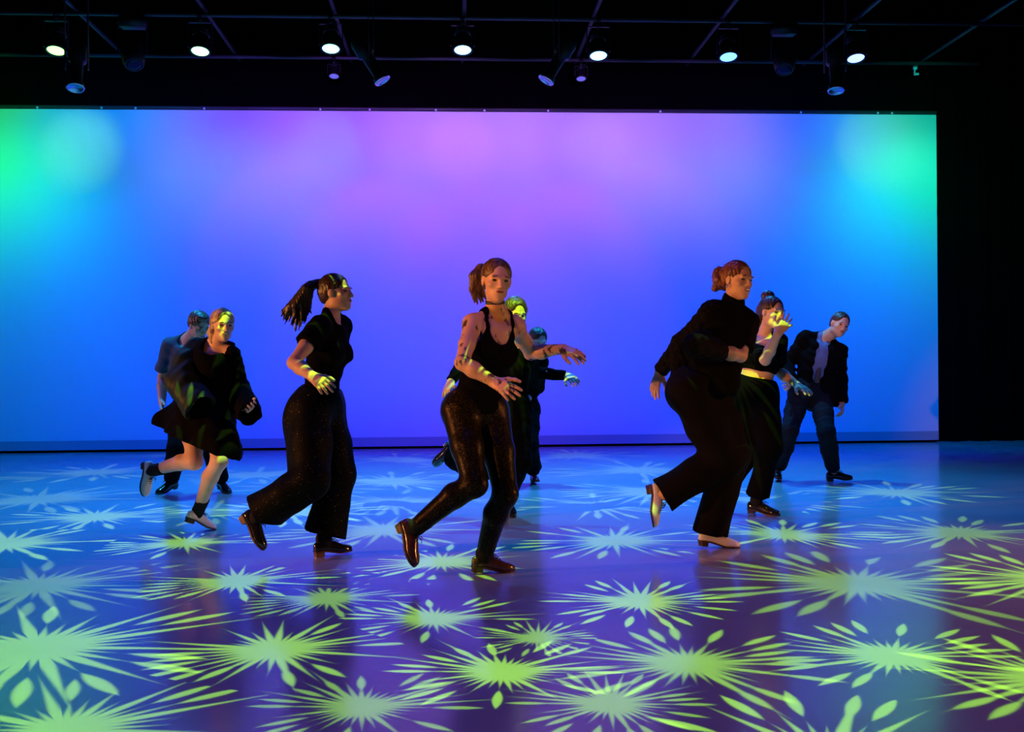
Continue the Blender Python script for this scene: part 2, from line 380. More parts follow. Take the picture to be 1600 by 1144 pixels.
profile_spot(870, 98, 10.6, (-0.62, -0.1, -1.0), 'unlit spotlight slanting down left beside the fifth lit lamp')
profile_spot(1305, 112, 10.6, (-0.05, -0.25, -1.0), 'unlit spotlight hanging just left of the far right lit lamp')
def moving_head(u, v, y, d, label):
    p = plane_y(u, v, y); t = empty('moving_head_light', tuple(p), label, 'spotlight', 'moving heads on the grid'); M = aim(d)
    part('head', 'mhead', m_head, HOUSING, t, M); part('lens', 'lens3', m_lens(0.088), GLASS, t, M @ Matrix.Translation((0, 0, -0.165)))
    top = GZ - p[2] - 0.15
    bm = bmesh.new(); add_box(bm, (0, 0, GZ - p[2] - 0.10), (0.30, 0.22, 0.11), bevel=0.02); link('base', bm_mesh('base', bm), HOUSING, t)
    yoke(t, (0, 0, top), 0.16, top, (1, 0, 0)); clamp(t, GZ - p[2])
    return t
moving_head(207, 84, 12.0, (0.3, -0.5, -1.0), 'unlit moving head lamp between the two leftmost lit lamps')
moving_head(1226, 92, 12.0, (-0.2, -0.5, -1.0), 'unlit moving head lamp between the two rightmost lit lamps')
t = empty('pipe_end_bracket', (plane_y(1580, 0, 11.4)[0], 13.87, GZ - 0.02), 'small pale bracket at the right end of the ceiling grid', 'bracket')
bm = bmesh.new(); add_tube(bm, [(0, 0, 0.03), (0, -0.03, 0.03)], 0.03, 10); link('cap', bm_mesh('cap', bm), GLINT_BRACKET, t)
bm = bmesh.new(); add_box(bm, (0.03, 0, -0.05), (0.06, 0.03, 0.03), bevel=0.005); add_box(bm, (0.0, 0, -0.02), (0.02, 0.02, 0.1), bevel=0.004); link('arm', bm_mesh('arm', bm), GLINT_BRACKET, t)

# ------------------------------------------------------------------ implicit-surface modeller (bodies, hair, clothes)
def nrm(v): v = np.asarray(v, float); return v / (np.linalg.norm(v) + 1e-9)
class Field:
    def __init__(self, vox): self.vox = vox; self.ops = []; self.lo = np.full(3, 1e9); self.hi = np.full(3, -1e9); self.wr = None
    def _bb(self, lo, hi, op):
        if op == 'u': self.lo = np.minimum(self.lo, lo); self.hi = np.maximum(self.hi, hi)
    def cone(self, a, b, ra, rb, k=0.02, op='u', flat=False, sq=None):
        """tapered limb; flat: cut square at b. sq=(axis, factor): squash the section along an axis"""
        a = np.asarray(a, float); b = np.asarray(b, float); m = max(ra, rb)
        lo, hi = np.minimum(a, b) - m, np.maximum(a, b) + m
        self._bb(lo, hi, op); self.ops.append((op, k, lo, hi, self._cone, (a, b, ra, rb, flat, sq))); return self
    @staticmethod
    def _cone(X, Y, Z, a, b, ra, rb, flat, sq):
        ab = b - a; L2 = ab @ ab + 1e-12; L = math.sqrt(L2)
        px, py, pz = X - a[0], Y - a[1], Z - a[2]
        t = (px * ab[0] + py * ab[1] + pz * ab[2]) / L2
        tc = np.clip(t, 0, 1)
        qx, qy, qz = px - tc * ab[0], py - tc * ab[1], pz - tc * ab[2]
        if sq is not None:
            ax = sq[0]; s = (qx * ax[0] + qy * ax[1] + qz * ax[2]) * (sq[1] - 1.0)
            qx, qy, qz = qx + s * ax[0], qy + s * ax[1], qz + s * ax[2]
        r = ra + (rb - ra) * tc
        d = np.sqrt(qx * qx + qy * qy + qz * qz) - r
        if flat: d = np.maximum(d, (t - 1) * L)
        return d
    def ell(self, c, R, ax, k=0.03, op='u'):
        """ellipsoid, radii R along the rows of ax"""
        c = np.asarray(c, float); ax = np.asarray(ax, float); m = max(R); e = np.sqrt(((ax * np.asarray(R)[:, None]) ** 2).sum(0))
        self._bb(c - e, c + e, op); self.ops.append((op, k, c - e, c + e, self._ell, (c, R, ax))); return self
    @staticmethod
    def _ell(X, Y, Z, c, R, ax):
        px, py, pz = X - c[0], Y - c[1], Z - c[2]
        q = [(px * ax[i][0] + py * ax[i][1] + pz * ax[i][2]) / R[i] for i in range(3)]
        k0 = np.sqrt(q[0] ** 2 + q[1] ** 2 + q[2] ** 2)
        k1 = np.sqrt((q[0] / R[0]) ** 2 + (q[1] / R[1]) ** 2 + (q[2] / R[2]) ** 2) + 1e-6
        return k0 * (k0 - 1.0) / k1
    def cut(self, p, n, k=0.004, lo=None, hi=None):
        """remove everything on the side of p that n points to (inside a box if given)"""
        self.ops.append(('s', k, lo, hi, self._plane, (np.asarray(p, float), nrm(n)))); return self
    @staticmethod
    def _plane(X, Y, Z, p, n): return -((X - p[0]) * n[0] + (Y - p[1]) * n[1] + (Z - p[2]) * n[2]) + 0 * (X + Y + Z)
    def wrinkle(self, amp, wl, seed, stretch=(1, 1, 1)): self.wr = (amp, wl, seed, stretch); return self
    def mesh(self, name, origin):
        h = self.vox; lo = self.lo - 5 * h; n = np.ceil((self.hi + 5 * h - lo) / h).astype(int) + 1
        F = np.full(n, 0.25, np.float32)
        ax = [(lo[i] + h * np.arange(n[i])).astype(np.float32) for i in range(3)]
        for op, k, a, b, fn, args in self.ops:
            if a is None: i0, i1 = np.zeros(3, int), n
            else:
                mg = k + 3 * h
                i0 = np.clip(np.floor((a - mg - lo) / h).astype(int), 0, n); i1 = np.clip(np.ceil((b + mg - lo) / h).astype(int) + 1, 0, n)
            if np.any(i1 <= i0): continue
            sl = tuple(slice(i0[i], i1[i]) for i in range(3))
            d = fn(ax[0][sl[0]][:, None, None], ax[1][sl[1]][None, :, None], ax[2][sl[2]][None, None, :], *args).astype(np.float32)
            f = F[sl]
            if op == 'u':
                g = np.maximum(k - np.abs(f - d), 0) if k > 0 else 0
                F[sl] = np.minimum(f, d) - (g * g * (0.25 / k) if k > 0 else 0)
            else:
                d = -d
                g = np.maximum(k - np.abs(f - d), 0) if k > 0 else 0
                F[sl] = np.maximum(f, d) + (g * g * (0.25 / k) if k > 0 else 0)
        if self.wr:
            amp, wl, seed, st = self.wr; rg = np.random.default_rng(seed)
            for q in range(4):
                dv = nrm(rg.normal(size=3)) * np.asarray(st); w_ = 2 * math.pi / (wl * (0.6 + 0.5 * rg.random())); ph = rg.random() * 6.28
                F += (amp * 0.5 * np.sin(w_ * (ax[0][:, None, None] * dv[0] + ax[1][None, :, None] * dv[1] + ax[2][None, None, :] * dv[2]) + ph)).astype(np.float32)
        ins = F < 0
        c = np.zeros(n - 1, np.uint8)
        for dx in (0, 1):
            for dy in (0, 1):
                for dz in (0, 1):
                    c += ins[dx:n[0] - 1 + dx, dy:n[1] - 1 + dy, dz:n[2] - 1 + dz]
        act = np.nonzero((c > 0) & (c < 8)); I, J, K = act; m = len(I)
        idx = np.full(n - 1, -1, np.int32); idx[act] = np.arange(m)
        vals = {}
        for dx in (0, 1):
            for dy in (0, 1):
                for dz in (0, 1): vals[dx, dy, dz] = F[I + dx, J + dy, K + dz]
        P = np.zeros((m, 3)); cnt = np.zeros(m)
        for a0 in vals:
            for q in range(3):
                if a0[q]: continue
                b0 = list(a0); b0[q] = 1; va, vb = vals[a0], vals[tuple(b0)]
                sgn = (va < 0) != (vb < 0)
                t = np.where(sgn, va / np.where(sgn, va - vb, 1), 0)
                for r in range(3):
                    P[:, r] += np.where(sgn, a0[r] + (t if r == q else 0), 0)
                cnt += sgn
        P = (P / cnt[:, None] + np.stack(act, 1)) * h + lo - np.asarray(origin)
        quads = []
        for q in range(3):
            e = [slice(None)] * 3; e2 = [slice(None)] * 3; e[q] = slice(0, -1); e2[q] = slice(1, None)
            A, B = ins[tuple(e)], ins[tuple(e2)]
            E = np.nonzero(A != B); fl = A[E]
            r, s = [(1, 2), (2, 0), (0, 1)][q]
            c_ = [np.array(x) for x in E]
            def g(dr, ds):
                k_ = [x.copy() for x in c_]; k_[r] -= dr; k_[s] -= ds
                return idx[k_[0], k_[1], k_[2]]
            Q = np.stack([g(1, 1), g(0, 1), g(0, 0), g(1, 0)], 1); Q[~fl] = Q[~fl][:, ::-1]
            quads.append(Q)
        Q = np.concatenate(quads); Q = Q[(Q >= 0).all(1)]
        me = bpy.data.meshes.new(name)
        me.vertices.add(m); me.vertices.foreach_set('co', P.astype(np.float32).ravel())
        me.loops.add(len(Q) * 4); me.loops.foreach_set('vertex_index', Q.astype(np.int32).ravel())
        me.polygons.add(len(Q)); me.polygons.foreach_set('loop_start', np.arange(0, len(Q) * 4, 4, dtype=np.int32))
        me.polygons.foreach_set('use_smooth', np.ones(len(Q), bool))
        me.update(calc_edges=True); me.validate()
        return me

# ------------------------------------------------------------------ figures
SKIN = mat('skin', (0.62, 0.36, 0.25), 0.5, spec=0.4, var=(9, (0.55, 0.29, 0.20), 0.4, 0.75))
SKIN_PALE = mat('skin_pale', (0.70, 0.45, 0.34), 0.5, spec=0.4, var=(9, (0.64, 0.37, 0.28), 0.4, 0.75))
SKIN_LACE = mat('skin_with_inked_vines', (0.58, 0.32, 0.21), 0.45, spec=0.4, var=(17, (0.05, 0.03, 0.025), 0.56, 0.62, (1.4, 1.4, 0.7)))
def below(M, z, plain):               # the ink stops at the neck
    nt = M.node_tree; b = nt.nodes['Principled BSDF']; src = b.inputs['Base Color'].links[0].from_socket
    tc = nt.nodes.new('ShaderNodeTexCoord'); sx = nt.nodes.new('ShaderNodeSeparateXYZ'); nt.links.new(tc.outputs['Object'], sx.inputs[0])
    st = mnode(nt, 'GREATER_THAN', sx.outputs[2], z); mx = nt.nodes.new('ShaderNodeMix'); mx.data_type = 'RGBA'
    nt.links.new(st, mx.inputs[0]); nt.links.new(src, mx.inputs[6]); mx.inputs[7].default_value = (*plain, 1); nt.links.new(mx.outputs[2], b.inputs['Base Color'])
below(SKIN_LACE, 1.43, (0.60, 0.34, 0.23))
BLACK = mat('black_jersey', (0.0028, 0.0025, 0.0028), 0.9, spec=0.04, sheen=0.0, bump=(60, 0.2, 0.003))
BLACK_WARM = mat('black_trouser_cloth', (0.0045, 0.0035, 0.003), 0.85, spec=0.05, sheen=0.0, bump=(40, 0.3, 0.004))
GREENLIT_BLACK = mat('black_cloth_green_lit', (0.006, 0.016, 0.011), 0.6, spec=0.25, bump=(30, 0.3, 0.004))  # black cloth with the lime light's green sheen put into its colour
NAVY = mat('navy_cotton', (0.03, 0.06, 0.09), 0.75, spec=0.3, bump=(60, 0.2, 0.003))
DENIM = mat('dark_denim', (0.008, 0.009, 0.013), 0.85, spec=0.1, bump=(80, 0.2, 0.002))
BLUESHIRT = mat('blue_shirt', (0.10, 0.13, 0.30), 0.7, spec=0.3)
SOCK = mat('black_sock', (0.01, 0.01, 0.012), 0.9, spec=0.2, bump=(120, 0.3, 0.002))
HAIR_DARK = mat('dark_brown_hair', (0.028, 0.014, 0.009), 0.38, spec=0.5, var=(38, (0.06, 0.028, 0.018), 0.40, 0.62, (1.5, 1.5, 0.22)), bump=(55, 0.9, 0.006, (1, 1, 0.15)))
HAIR_RED = mat('auburn_hair', (0.09, 0.026, 0.012), 0.4, spec=0.5, var=(38, (0.20, 0.06, 0.025), 0.40, 0.62, (1.5, 1.5, 0.22)), bump=(55, 0.9, 0.006, (1, 1, 0.15)))
HAIR_BROWN = mat('warm_brown_hair', (0.05, 0.022, 0.010), 0.4, spec=0.5, var=(38, (0.16, 0.075, 0.03), 0.40, 0.62, (1.5, 1.5, 0.22)), bump=(55, 0.9, 0.006, (1, 1, 0.15)))
HAIR_BLOND = mat('blond_hair', (0.62, 0.47, 0.28), 0.42, spec=0.5, var=(38, (0.16, 0.09, 0.045), 0.40, 0.62, (1.5, 1.5, 0.22)), bump=(55, 0.9, 0.006, (1, 1, 0.15)))
LIPS = mat('lips', (0.30, 0.05, 0.05), 0.4)
TEETH = mat('teeth', (0.85, 0.8, 0.72), 0.3)
EYE = mat('eye', (0.035, 0.025, 0.02), 0.15, spec=0.6)
LEATHER_WHITE = mat('white_leather', (0.80, 0.74, 0.68), 0.38, spec=0.5, bump=(30, 0.15, 0.003))
LEATHER_BLACK = mat('black_patent_leather', (0.012, 0.012, 0.014), 0.16, spec=0.6, coat=0.4)
LEATHER_BROWN = mat('oxblood_leather', (0.06, 0.018, 0.012), 0.25, spec=0.6, coat=0.3, var=(14, (0.09, 0.03, 0.02), 0.4, 0.6))
LEATHER_RED = mat('red_leather', (0.72, 0.05, 0.10), 0.3, spec=0.5)
SOLE = mat('dark_brown_sole', (0.06, 0.025, 0.015), 0.5)
LACE_B = mat('black_lace', (0.01, 0.01, 0.01), 0.8)
CHOKER = mat('black_choker', (0.01, 0.01, 0.01), 0.6)
GOLD = mat('earring_metal', (0.8, 0.75, 0.6), 0.2, metal=1.0)
def sequin_mat(name, base, fleck, scale, lo, hi, metal=0.75, rough=0.36):
    M = bpy.data.materials.new(name); M.use_nodes = True; nt = M.node_tree; b = nt.nodes['Principled BSDF']
    tc = nt.nodes.new('ShaderNodeTexCoord'); vo = nt.nodes.new('ShaderNodeTexVoronoi'); vo.inputs['Scale'].default_value = scale
    nt.links.new(tc.outputs['Object'], vo.inputs['Vector'])
    r = nt.nodes.new('ShaderNodeValToRGB'); r.color_ramp.elements[0].position = lo; r.color_ramp.elements[1].position = hi
    r.color_ramp.elements[0].color = (*base, 1); r.color_ramp.elements[1].color = (*fleck, 1)
    sp = nt.nodes.new('ShaderNodeSeparateColor'); nt.links.new(vo.outputs['Color'], sp.inputs[0])
    nt.links.new(sp.outputs[0], r.inputs[0]); nt.links.new(r.outputs[0], b.inputs['Base Color'])
    b.inputs['Metallic'].default_value = metal; b.inputs['Roughness'].default_value = rough; b.inputs['Specular IOR Level'].default_value = 0.08
    nm = nt.nodes.new('ShaderNodeBump'); nm.inputs['Strength'].default_value = 0.55; nm.inputs['Distance'].default_value = 0.006
    nt.links.new(sp.outputs[1], nm.inputs['Height']); nt.links.new(nm.outputs[0], b.inputs['Normal'])
    MATS[name] = M; return M
SEQUIN = sequin_mat('bronze_sequins', (0.006, 0.005, 0.005), (0.085, 0.05, 0.026), 300, 0.74, 1.0, 0.5, 0.36)
GLITTER = sequin_mat('black_glitter_knit', (0.002, 0.002, 0.002), (0.22, 0.16, 0.09), 260, 0.985, 1.0, 0.3, 0.6)

def CV(x, y, z): return x * RGT0 + y * FWD + z * UP0      # right of the picture, away, up
def solve(uv, parent, L, far):
    r = ray(*uv); o = CAMP - parent
    A, B, C = r @ r, 2 * (r @ o), o @ o - L * L
    q = B * B - 4 * A * C
    d = -B / (2 * A) if q < 0 else (-B + (1 if far else -1) * math.sqrt(q)) / (2 * A)
    return CAMP + r * d
# shoe: a lace-up tap shoe lofted once, ankle joint at (0, 0, .105)
def shoe_meshes():
    xs = [-0.072, -0.068, -0.055, -0.03, 0.0, 0.03, 0.06, 0.09, 0.12, 0.15, 0.172, 0.185, 0.191]
    W = [0.010, 0.020, 0.029, 0.032, 0.031, 0.031, 0.034, 0.039, 0.043, 0.040, 0.031, 0.018, 0.006]
    T = [0.070, 0.085, 0.094, 0.090, 0.088, 0.090, 0.086, 0.073, 0.060, 0.051, 0.043, 0.035, 0.026]
    def zb(x): return 0.036 if x < -0.01 else (0.010 if x > 0.09 else 0.036 - 0.026 * (x + 0.01) / 0.10)
    def loft(rows, name):
        bm = bmesh.new(); rings = [[bm.verts.new(p) for p in r] for r in rows]
        for a, b in zip(rings[:-1], rings[1:]):
            n = len(a)
            for k in range(n): bm.faces.new((a[k], a[(k + 1) % n], b[(k + 1) % n], b[k]))
        bm.faces.new(rings[0][::-1]); bm.faces.new(rings[-1]); return bm_mesh(name, bm)
    rows = []
    for x, w_, t_ in zip(xs, W, T):
        z0 = zb(x); r = []
        for k in range(13):
            a = math.pi * k / 12; c, s = math.cos(a), math.sin(a)
            r.append((x, w_ * math.copysign(abs(c) ** 0.75, c), z0 + (t_ - z0) * s ** 0.8))
        r += [(x, -w_ * 0.5, z0), (x, w_ * 0.5, z0)]; rows.append(r)
    up = loft(rows, 'shoe_upper')
    rows = []
    for x, w_ in zip(xs, W):
        z0 = zb(x); e = w_ + 0.003
        rows.append([(x, e, z0 + 0.003), (x, -e, z0 + 0.003), (x, -e, z0 - 0.007), (x, e, z0 - 0.007)])
    so = loft(rows, 'shoe_sole')
    rows = []
    for z, f in ((0.032, 1.0), (0.018, 0.93), (0.004, 0.92)):
        rows.append([(x * (1 if x > -0.02 else f), y * f, z) for x, y in ((-0.075, 0.0), (-0.070, 0.021), (-0.050, 0.032), (-0.012, 0.033), (-0.012, -0.033), (-0.050, -0.032), (-0.070, -0.021))])
    he = loft(rows, 'shoe_heel')
    rows = [[(x * 1.0, y * 0.93, z) for x, y in ((-0.072, 0.0), (-0.066, 0.021), (-0.048, 0.031), (-0.013, 0.031), (-0.013, -0.031), (-0.048, -0.031), (-0.066, -0.021))] for z in (0.004, 0.0)]
    tp = loft(rows, 'heel_tap')
    bm = bmesh.new()
    for i, x in enumerate((0.052, 0.066, 0.080, 0.094)):
        z = [0.090, 0.085, 0.079, 0.072][i]
        add_tube(bm, [(x, -0.016, z - 0.008), (x + 0.003, 0, z + 0.002), (x, 0.016, z - 0.008)], 0.0022, 6)
    for s in (-1, 1):
        add_tube(bm, [(0.05, 0, 0.093), (0.056, s * 0.018, 0.106), (0.066, s * 0.032, 0.100), (0.07, s * 0.034, 0.088), (0.06, s * 0.02, 0.09), (0.052, 0, 0.094)], 0.0018, 6)
        add_tube(bm, [(0.05, 0, 0.093), (0.07, s * 0.02, 0.098), (0.085, s * 0.036, 0.082)], 0.0018, 6)
    la = bm_mesh('laces', bm)
    return up, so, he, tp, la
SHOE = shoe_meshes()
for me in SHOE: me.materials.append(None)
SHOE_V = np.array([v.co[:] for me in SHOE[:4] for v in me.vertices])
bm = bmesh.new(); bmesh.ops.create_uvsphere(bm, u_segments=12, v_segments=8, radius=1.0); BALL = bm_mesh('ball', bm); BALL.materials.append(None)

class Person: pass
def person(sp, label):
    P = Person(); D = sp['D']; s = P.s = sp.get('s', 1.0); P.sp = sp; male = P.male = sp.get('male', False)
    J = P.J = {}
    for k in ('hipR', 'hipL', 'shR', 'shL', 'head'):
        u, v, dz = sp[k]; J[k] = at(u, v, D + dz)
    L = dict(kn=0.425 * s, an=0.40 * s, el=0.285 * s, wr=0.245 * s)
    def place(name, q, par, ln):
        if isinstance(q[2], str): J[name] = solve(q[:2], J[par], ln, q[2] == 'f')
        else: J[name] = at(q[0], q[1], D + q[2])
    for S in 'RL':
        place('kn' + S, sp['kn' + S], 'hip' + S, L['kn']); place('an' + S, sp['an' + S], 'kn' + S, L['an'])
        place('el' + S, sp['el' + S], 'sh' + S, L['el']); place('wr' + S, sp['wr' + S], 'el' + S, L['wr'])
    P.shoe = {}
    ss = sp.get('shoe', 0.95 * s)
    for S in 'RL':
        A = J['an' + S]; q = sp['toe' + S]
        if q[2] == 'g': T = floor_at(q[0], q[1])
        elif isinstance(q[2], str): T = solve(q[:2], A, 0.217 * ss, q[2] == 'f')
        else: T = at(q[0], q[1], D + q[2])
        e = nrm(T - A); U = nrm(J['kn' + S] - A)
        if q[2] == 'g': U = nrm(U * 0.25 + UP0)
        if len(q) > 3: U = nrm(CV(*q[3]))
        U = nrm(U - e * (U @ e))
        x = nrm(e * 0.19 + U * 0.105); z = nrm(U * 0.19 - e * 0.105); y = np.cross(z, x)
        R = np.stack([x, y, z], 1) * ss
        t = A - R @ np.array([0, 0, 0.105])
        low = (SHOE_V @ R.T + t)[:, 2].min()
        if q[2] == 'g' or low < 0: t[2] -= low; J['an' + S] = A + np.array([0, 0, -low])
        P.shoe[S] = (R, t, x, z)
    if sp.get('report', False):
        f = lambda a, b: round(float(np.linalg.norm(J[a] - J[b])) / s, 2)
        print('BONES', label[:30], [(k + S, f(a + S, k + S)) for S in 'RL' for a, k in (('hip', 'kn'), ('kn', 'an'), ('sh', 'el'), ('el', 'wr'))], 'spine', round(float(np.linalg.norm(J['hipR'] + J['hipL'] - J['shR'] - J['shL'])) / 2 / s, 2), 'hipw', f('hipR', 'hipL'), 'shw', f('shR', 'shL'),
              'neck', round(float(np.linalg.norm((J['shR'] + J['shL']) / 2 - J['head'])) / s, 2), 'feet z', [round(float(P.shoe[S][1][2]), 2) for S in 'RL'])
    # frames
    P.pel = (J['hipR'] + J['hipL']) / 2; P.shm = (J['shR'] + J['shL']) / 2
    P.up = nrm(P.shm - P.pel); P.len = np.linalg.norm(P.shm - P.pel)
    lh, ls = nrm(J['hipR'] - J['hipL']), nrm(J['shR'] - J['shL'])
    def frame(t):
        r = nrm(lh * (1 - t) + ls * t); f = nrm(np.cross(P.up, r)); r = nrm(np.cross(f, P.up)); return np.stack([r, f, P.up])
    P.frame = frame
    def tp(t, x=0, y=0, z=0):
        a = frame(min(max(t, 0), 1)); return P.pel + P.up * P.len * t + (a[0] * x + a[1] * y + a[2] * z) * s
    P.tp = tp
    hf = nrm(CV(*sp['face'])); hu = CV(*sp.get('top', (0, 0, 1))); hu = nrm(hu - hf * (hu @ hf)); hr = np.cross(hf, hu)
    P.hs = sp.get('hs', 1.0); P.hax = np.stack([hr, hf, hu])
    P.hl = lambda x, y, z: J['head'] + (hr * x + hf * y + hu * z) * P.hs
    P.neck = P.shm + P.up * 0.045 * s + frame(1)[1] * (-0.01)
    P.base = np.array([P.pel[0], P.pel[1], 0.0])
    P.root = empty('person', tuple(P.base), label, 'person', 'dancers on the stage')
    return P
def add_torso(F, P, g=0.0, lo=0.0, hi=1.0, bust=True):
    s = P.s; ax = P.frame
    k = 0.05
    if P.male: RP, RW, RR = (0.158, 0.105, 0.11), (0.138, 0.095, 0.14), (0.162, 0.112, 0.17)
    else: RP, RW, RR = (0.162, 0.112, 0.115), (0.122, 0.088, 0.13), (0.138, 0.100, 0.16)
    G = lambda R: [r * s + g for r in R]
    if lo <= 0:
        F.ell(P.tp(0.05), G(RP), ax(0), k)
        for q in (-1, 1): F.ell(P.tp(0.0, q * 0.07, -0.05, -0.035), G((0.085, 0.088, 0.095)), ax(0), k)
    F.ell(P.tp(0.38), G(RW), ax(0.4), k)
    if hi >= 0.7:
        F.ell(P.tp(0.68), G(RR), ax(0.7), k)
        if not P.male and bust:
            for q in (-1, 1): F.ell(P.tp(0.70, q * 0.066, 0.070), G((0.062, 0.058, 0.062)), ax(0.8), 0.03)
        for q in 'RL': F.cone(P.tp(0.90), P.J['sh' + q], 0.062 * s + g, 0.05 * s + g, k)
        F.ell(P.tp(0.92), G((0.105, 0.07, 0.06)), ax(1), k)
        for q in 'RL': F.cone(P.neck + P.up * 0.035 * s, P.neck * 0.25 + P.J['sh' + q] * 0.75 + P.up * 0.012, 0.040 * s + g * 0.6, 0.036 * s + g, 0.03)
def limb(F, pts, rads, k=0.025, flat=False, **kw):
    for i in range(len(pts) - 1): F.cone(pts[i], pts[i + 1], rads[i], rads[i + 1], k, flat=flat and i == len(pts) - 2, **kw)
def arm_pts(P, S):
    J = P.J; return [J['sh' + S], J['el' + S], J['wr' + S]]
def add_arm(F, P, S, g=0.0):
    s = P.s; a, e, w_ = arm_pts(P, S); m_ = 1.12 if P.male else 1.0
    F.cone(a, a * 0.45 + e * 0.55, 0.047 * s * m_ + g, 0.041 * s * m_ + g, 0.03); F.cone(a * 0.45 + e * 0.55, e, 0.042 * s * m_ + g, 0.036 * s * m_ + g, 0.02)
    F.cone(e, e * 0.65 + w_ * 0.35, 0.036 * s * m_ + g, 0.040 * s * m_ + g, 0.02); F.cone(e * 0.65 + w_ * 0.35, w_, 0.040 * s * m_ + g, 0.027 * s * m_ + g, 0.02)
def add_leg(F, P, S, g=0.0):
    s = P.s; J = P.J; h, kn, an = J['hip' + S], J['kn' + S], J['an' + S]
    F.cone(h, h * 0.5 + kn * 0.5, 0.088 * s + g, 0.074 * s + g, 0.04); F.cone(h * 0.5 + kn * 0.5, kn, 0.073 * s + g, 0.054 * s + g, 0.03)
    x = P.shoe[S][2]; bk = nrm(-x - nrm(an - kn) * ((-x) @ nrm(an - kn)))
    c = kn * 0.68 + an * 0.32 + bk * 0.016 * s
    F.cone(kn, c, 0.052 * s + g, 0.056 * s + g, 0.03); F.cone(c, an, 0.054 * s + g, 0.036 * s + g, 0.02)
    if g == 0:
        R, t, _, _ = P.shoe[S]; ln = lambda q: R @ np.array(q) + t
        F.cone(an, ln((0.0, 0, 0.075)), 0.034 * s, 0.026 * s, 0.01); F.cone(ln((-0.03, 0, 0.062)), ln((0.11, 0, 0.038)), 0.022 * s, 0.020 * s, 0.01)
def add_hand(F, P, S):
    sp = P.sp['hand' + S]; w_ = P.J['wr' + S]; s = P.s * (1.06 if P.male else 1.0)
    tip = solve(sp[0][:2], w_, 0.17 * s, sp[0][2] == 'f')
    d = nrm(tip - w_); n = CV(*sp[1]); n = nrm(n - d * (n @ d)); t = np.cross(d, n) * (1 if S == 'R' else -1)
    curl = sp[2]; spread = sp[3] if len(sp) > 3 else 1.0
    pt = lambda a, b, c: w_ + (d * a + t * b + n * c) * s
    kn = [(0.086, 0.028), (0.090, 0.009), (0.085, -0.010), (0.076, -0.027)]; ln = [0.074, 0.082, 0.075, 0.060]
    for i, (a, b) in enumerate(kn):
        F.cone(pt(0.0, b * 0.45, 0), pt(a, b, -0.003), 0.0165 * s, 0.0125 * s, 0.014)
        fan = (1.5 - i) * 0.10 * spread; p = pt(a, b, -0.002); c = curl[i] if isinstance(curl, (list, tuple)) else curl * (0.8 + 0.13 * i); ang = 0.0
        for q, fr in enumerate((0.46, 0.30, 0.24)):
            ang += c * (0.8, 1.0, 0.7)[q]
            dr = (d * math.cos(fan) + t * math.sin(fan)) * math.cos(ang) + n * math.sin(ang)
            p2 = p + dr * ln[i] * fr * s
            F.cone(p, p2, (0.0098, 0.0090, 0.0082)[q] * s, (0.0090, 0.0082, 0.0070)[q] * s, 0.004); p = p2
    th = sp[4] if len(sp) > 4 else 0.8
    p0, p1 = pt(0.018, 0.018, 0.006), pt(0.050, 0.030 + 0.022 * th, 0.012)
    p2 = p1 + (d * 0.75 + t * 0.5 * th + n * 0.25) * 0.036 * s; p3 = p2 + (d * 0.9 + t * 0.2 * th + n * 0.3) * 0.028 * s
    F.cone(p0, p1, 0.018 * s, 0.0135 * s, 0.012); F.cone(p1, p2, 0.0125 * s, 0.0105 * s, 0.005); F.cone(p2, p3, 0.0105 * s, 0.0085 * s, 0.004)
def add_head(F, P):
    h = P.hl; A = P.hax; q = P.hs; E = lambda c, R, k, op='u': F.ell(h(*c), [r * q for r in R], A, k, op)
    F.cone(P.neck, h(0, -0.022, -0.055), 0.056 * P.s * (1.12 if P.male else 0.88), 0.050 * q * (1.1 if P.male else 0.88), 0.03)
    E((0, -0.014, 0.027), (0.073, 0.092, 0.083), 0.02); E((0, 0.028, -0.030), (0.060 if P.male else 0.055, 0.062, 0.078), 0.03)
    E((0, 0.052, -0.078), (0.034, 0.034, 0.030), 0.03); E((0, 0.070, -0.096), (0.020, 0.018, 0.015), 0.02)
    for x in (-1, 1):
        E((x * 0.042, 0.055, -0.022), (0.022, 0.022, 0.018), 0.015); E((x * (0.044 if P.male else 0.036), 0.012, -0.070), (0.017, 0.030, 0.020), 0.025)
        E((x * 0.031, 0.094, 0.003), (0.017, 0.016, 0.011), 0.010, 's')
        E((x * 0.073, -0.004, -0.006), (0.009, 0.018, 0.030), 0.008)
        F.cone(h(x * 0.012, 0.084, 0.020), h(x * 0.040, 0.076, 0.022), 0.010 * q, 0.009 * q, 0.010)
        E((x * 0.011, 0.094, -0.030), (0.008, 0.010, 0.007), 0.006)
    F.cone(h(0, 0.084, 0.012), h(0, 0.106, -0.027), 0.0075 * q, 0.0105 * q, 0.010)
    E((0, 0.084, -0.056), (0.024, 0.012, 0.013), 0.010)
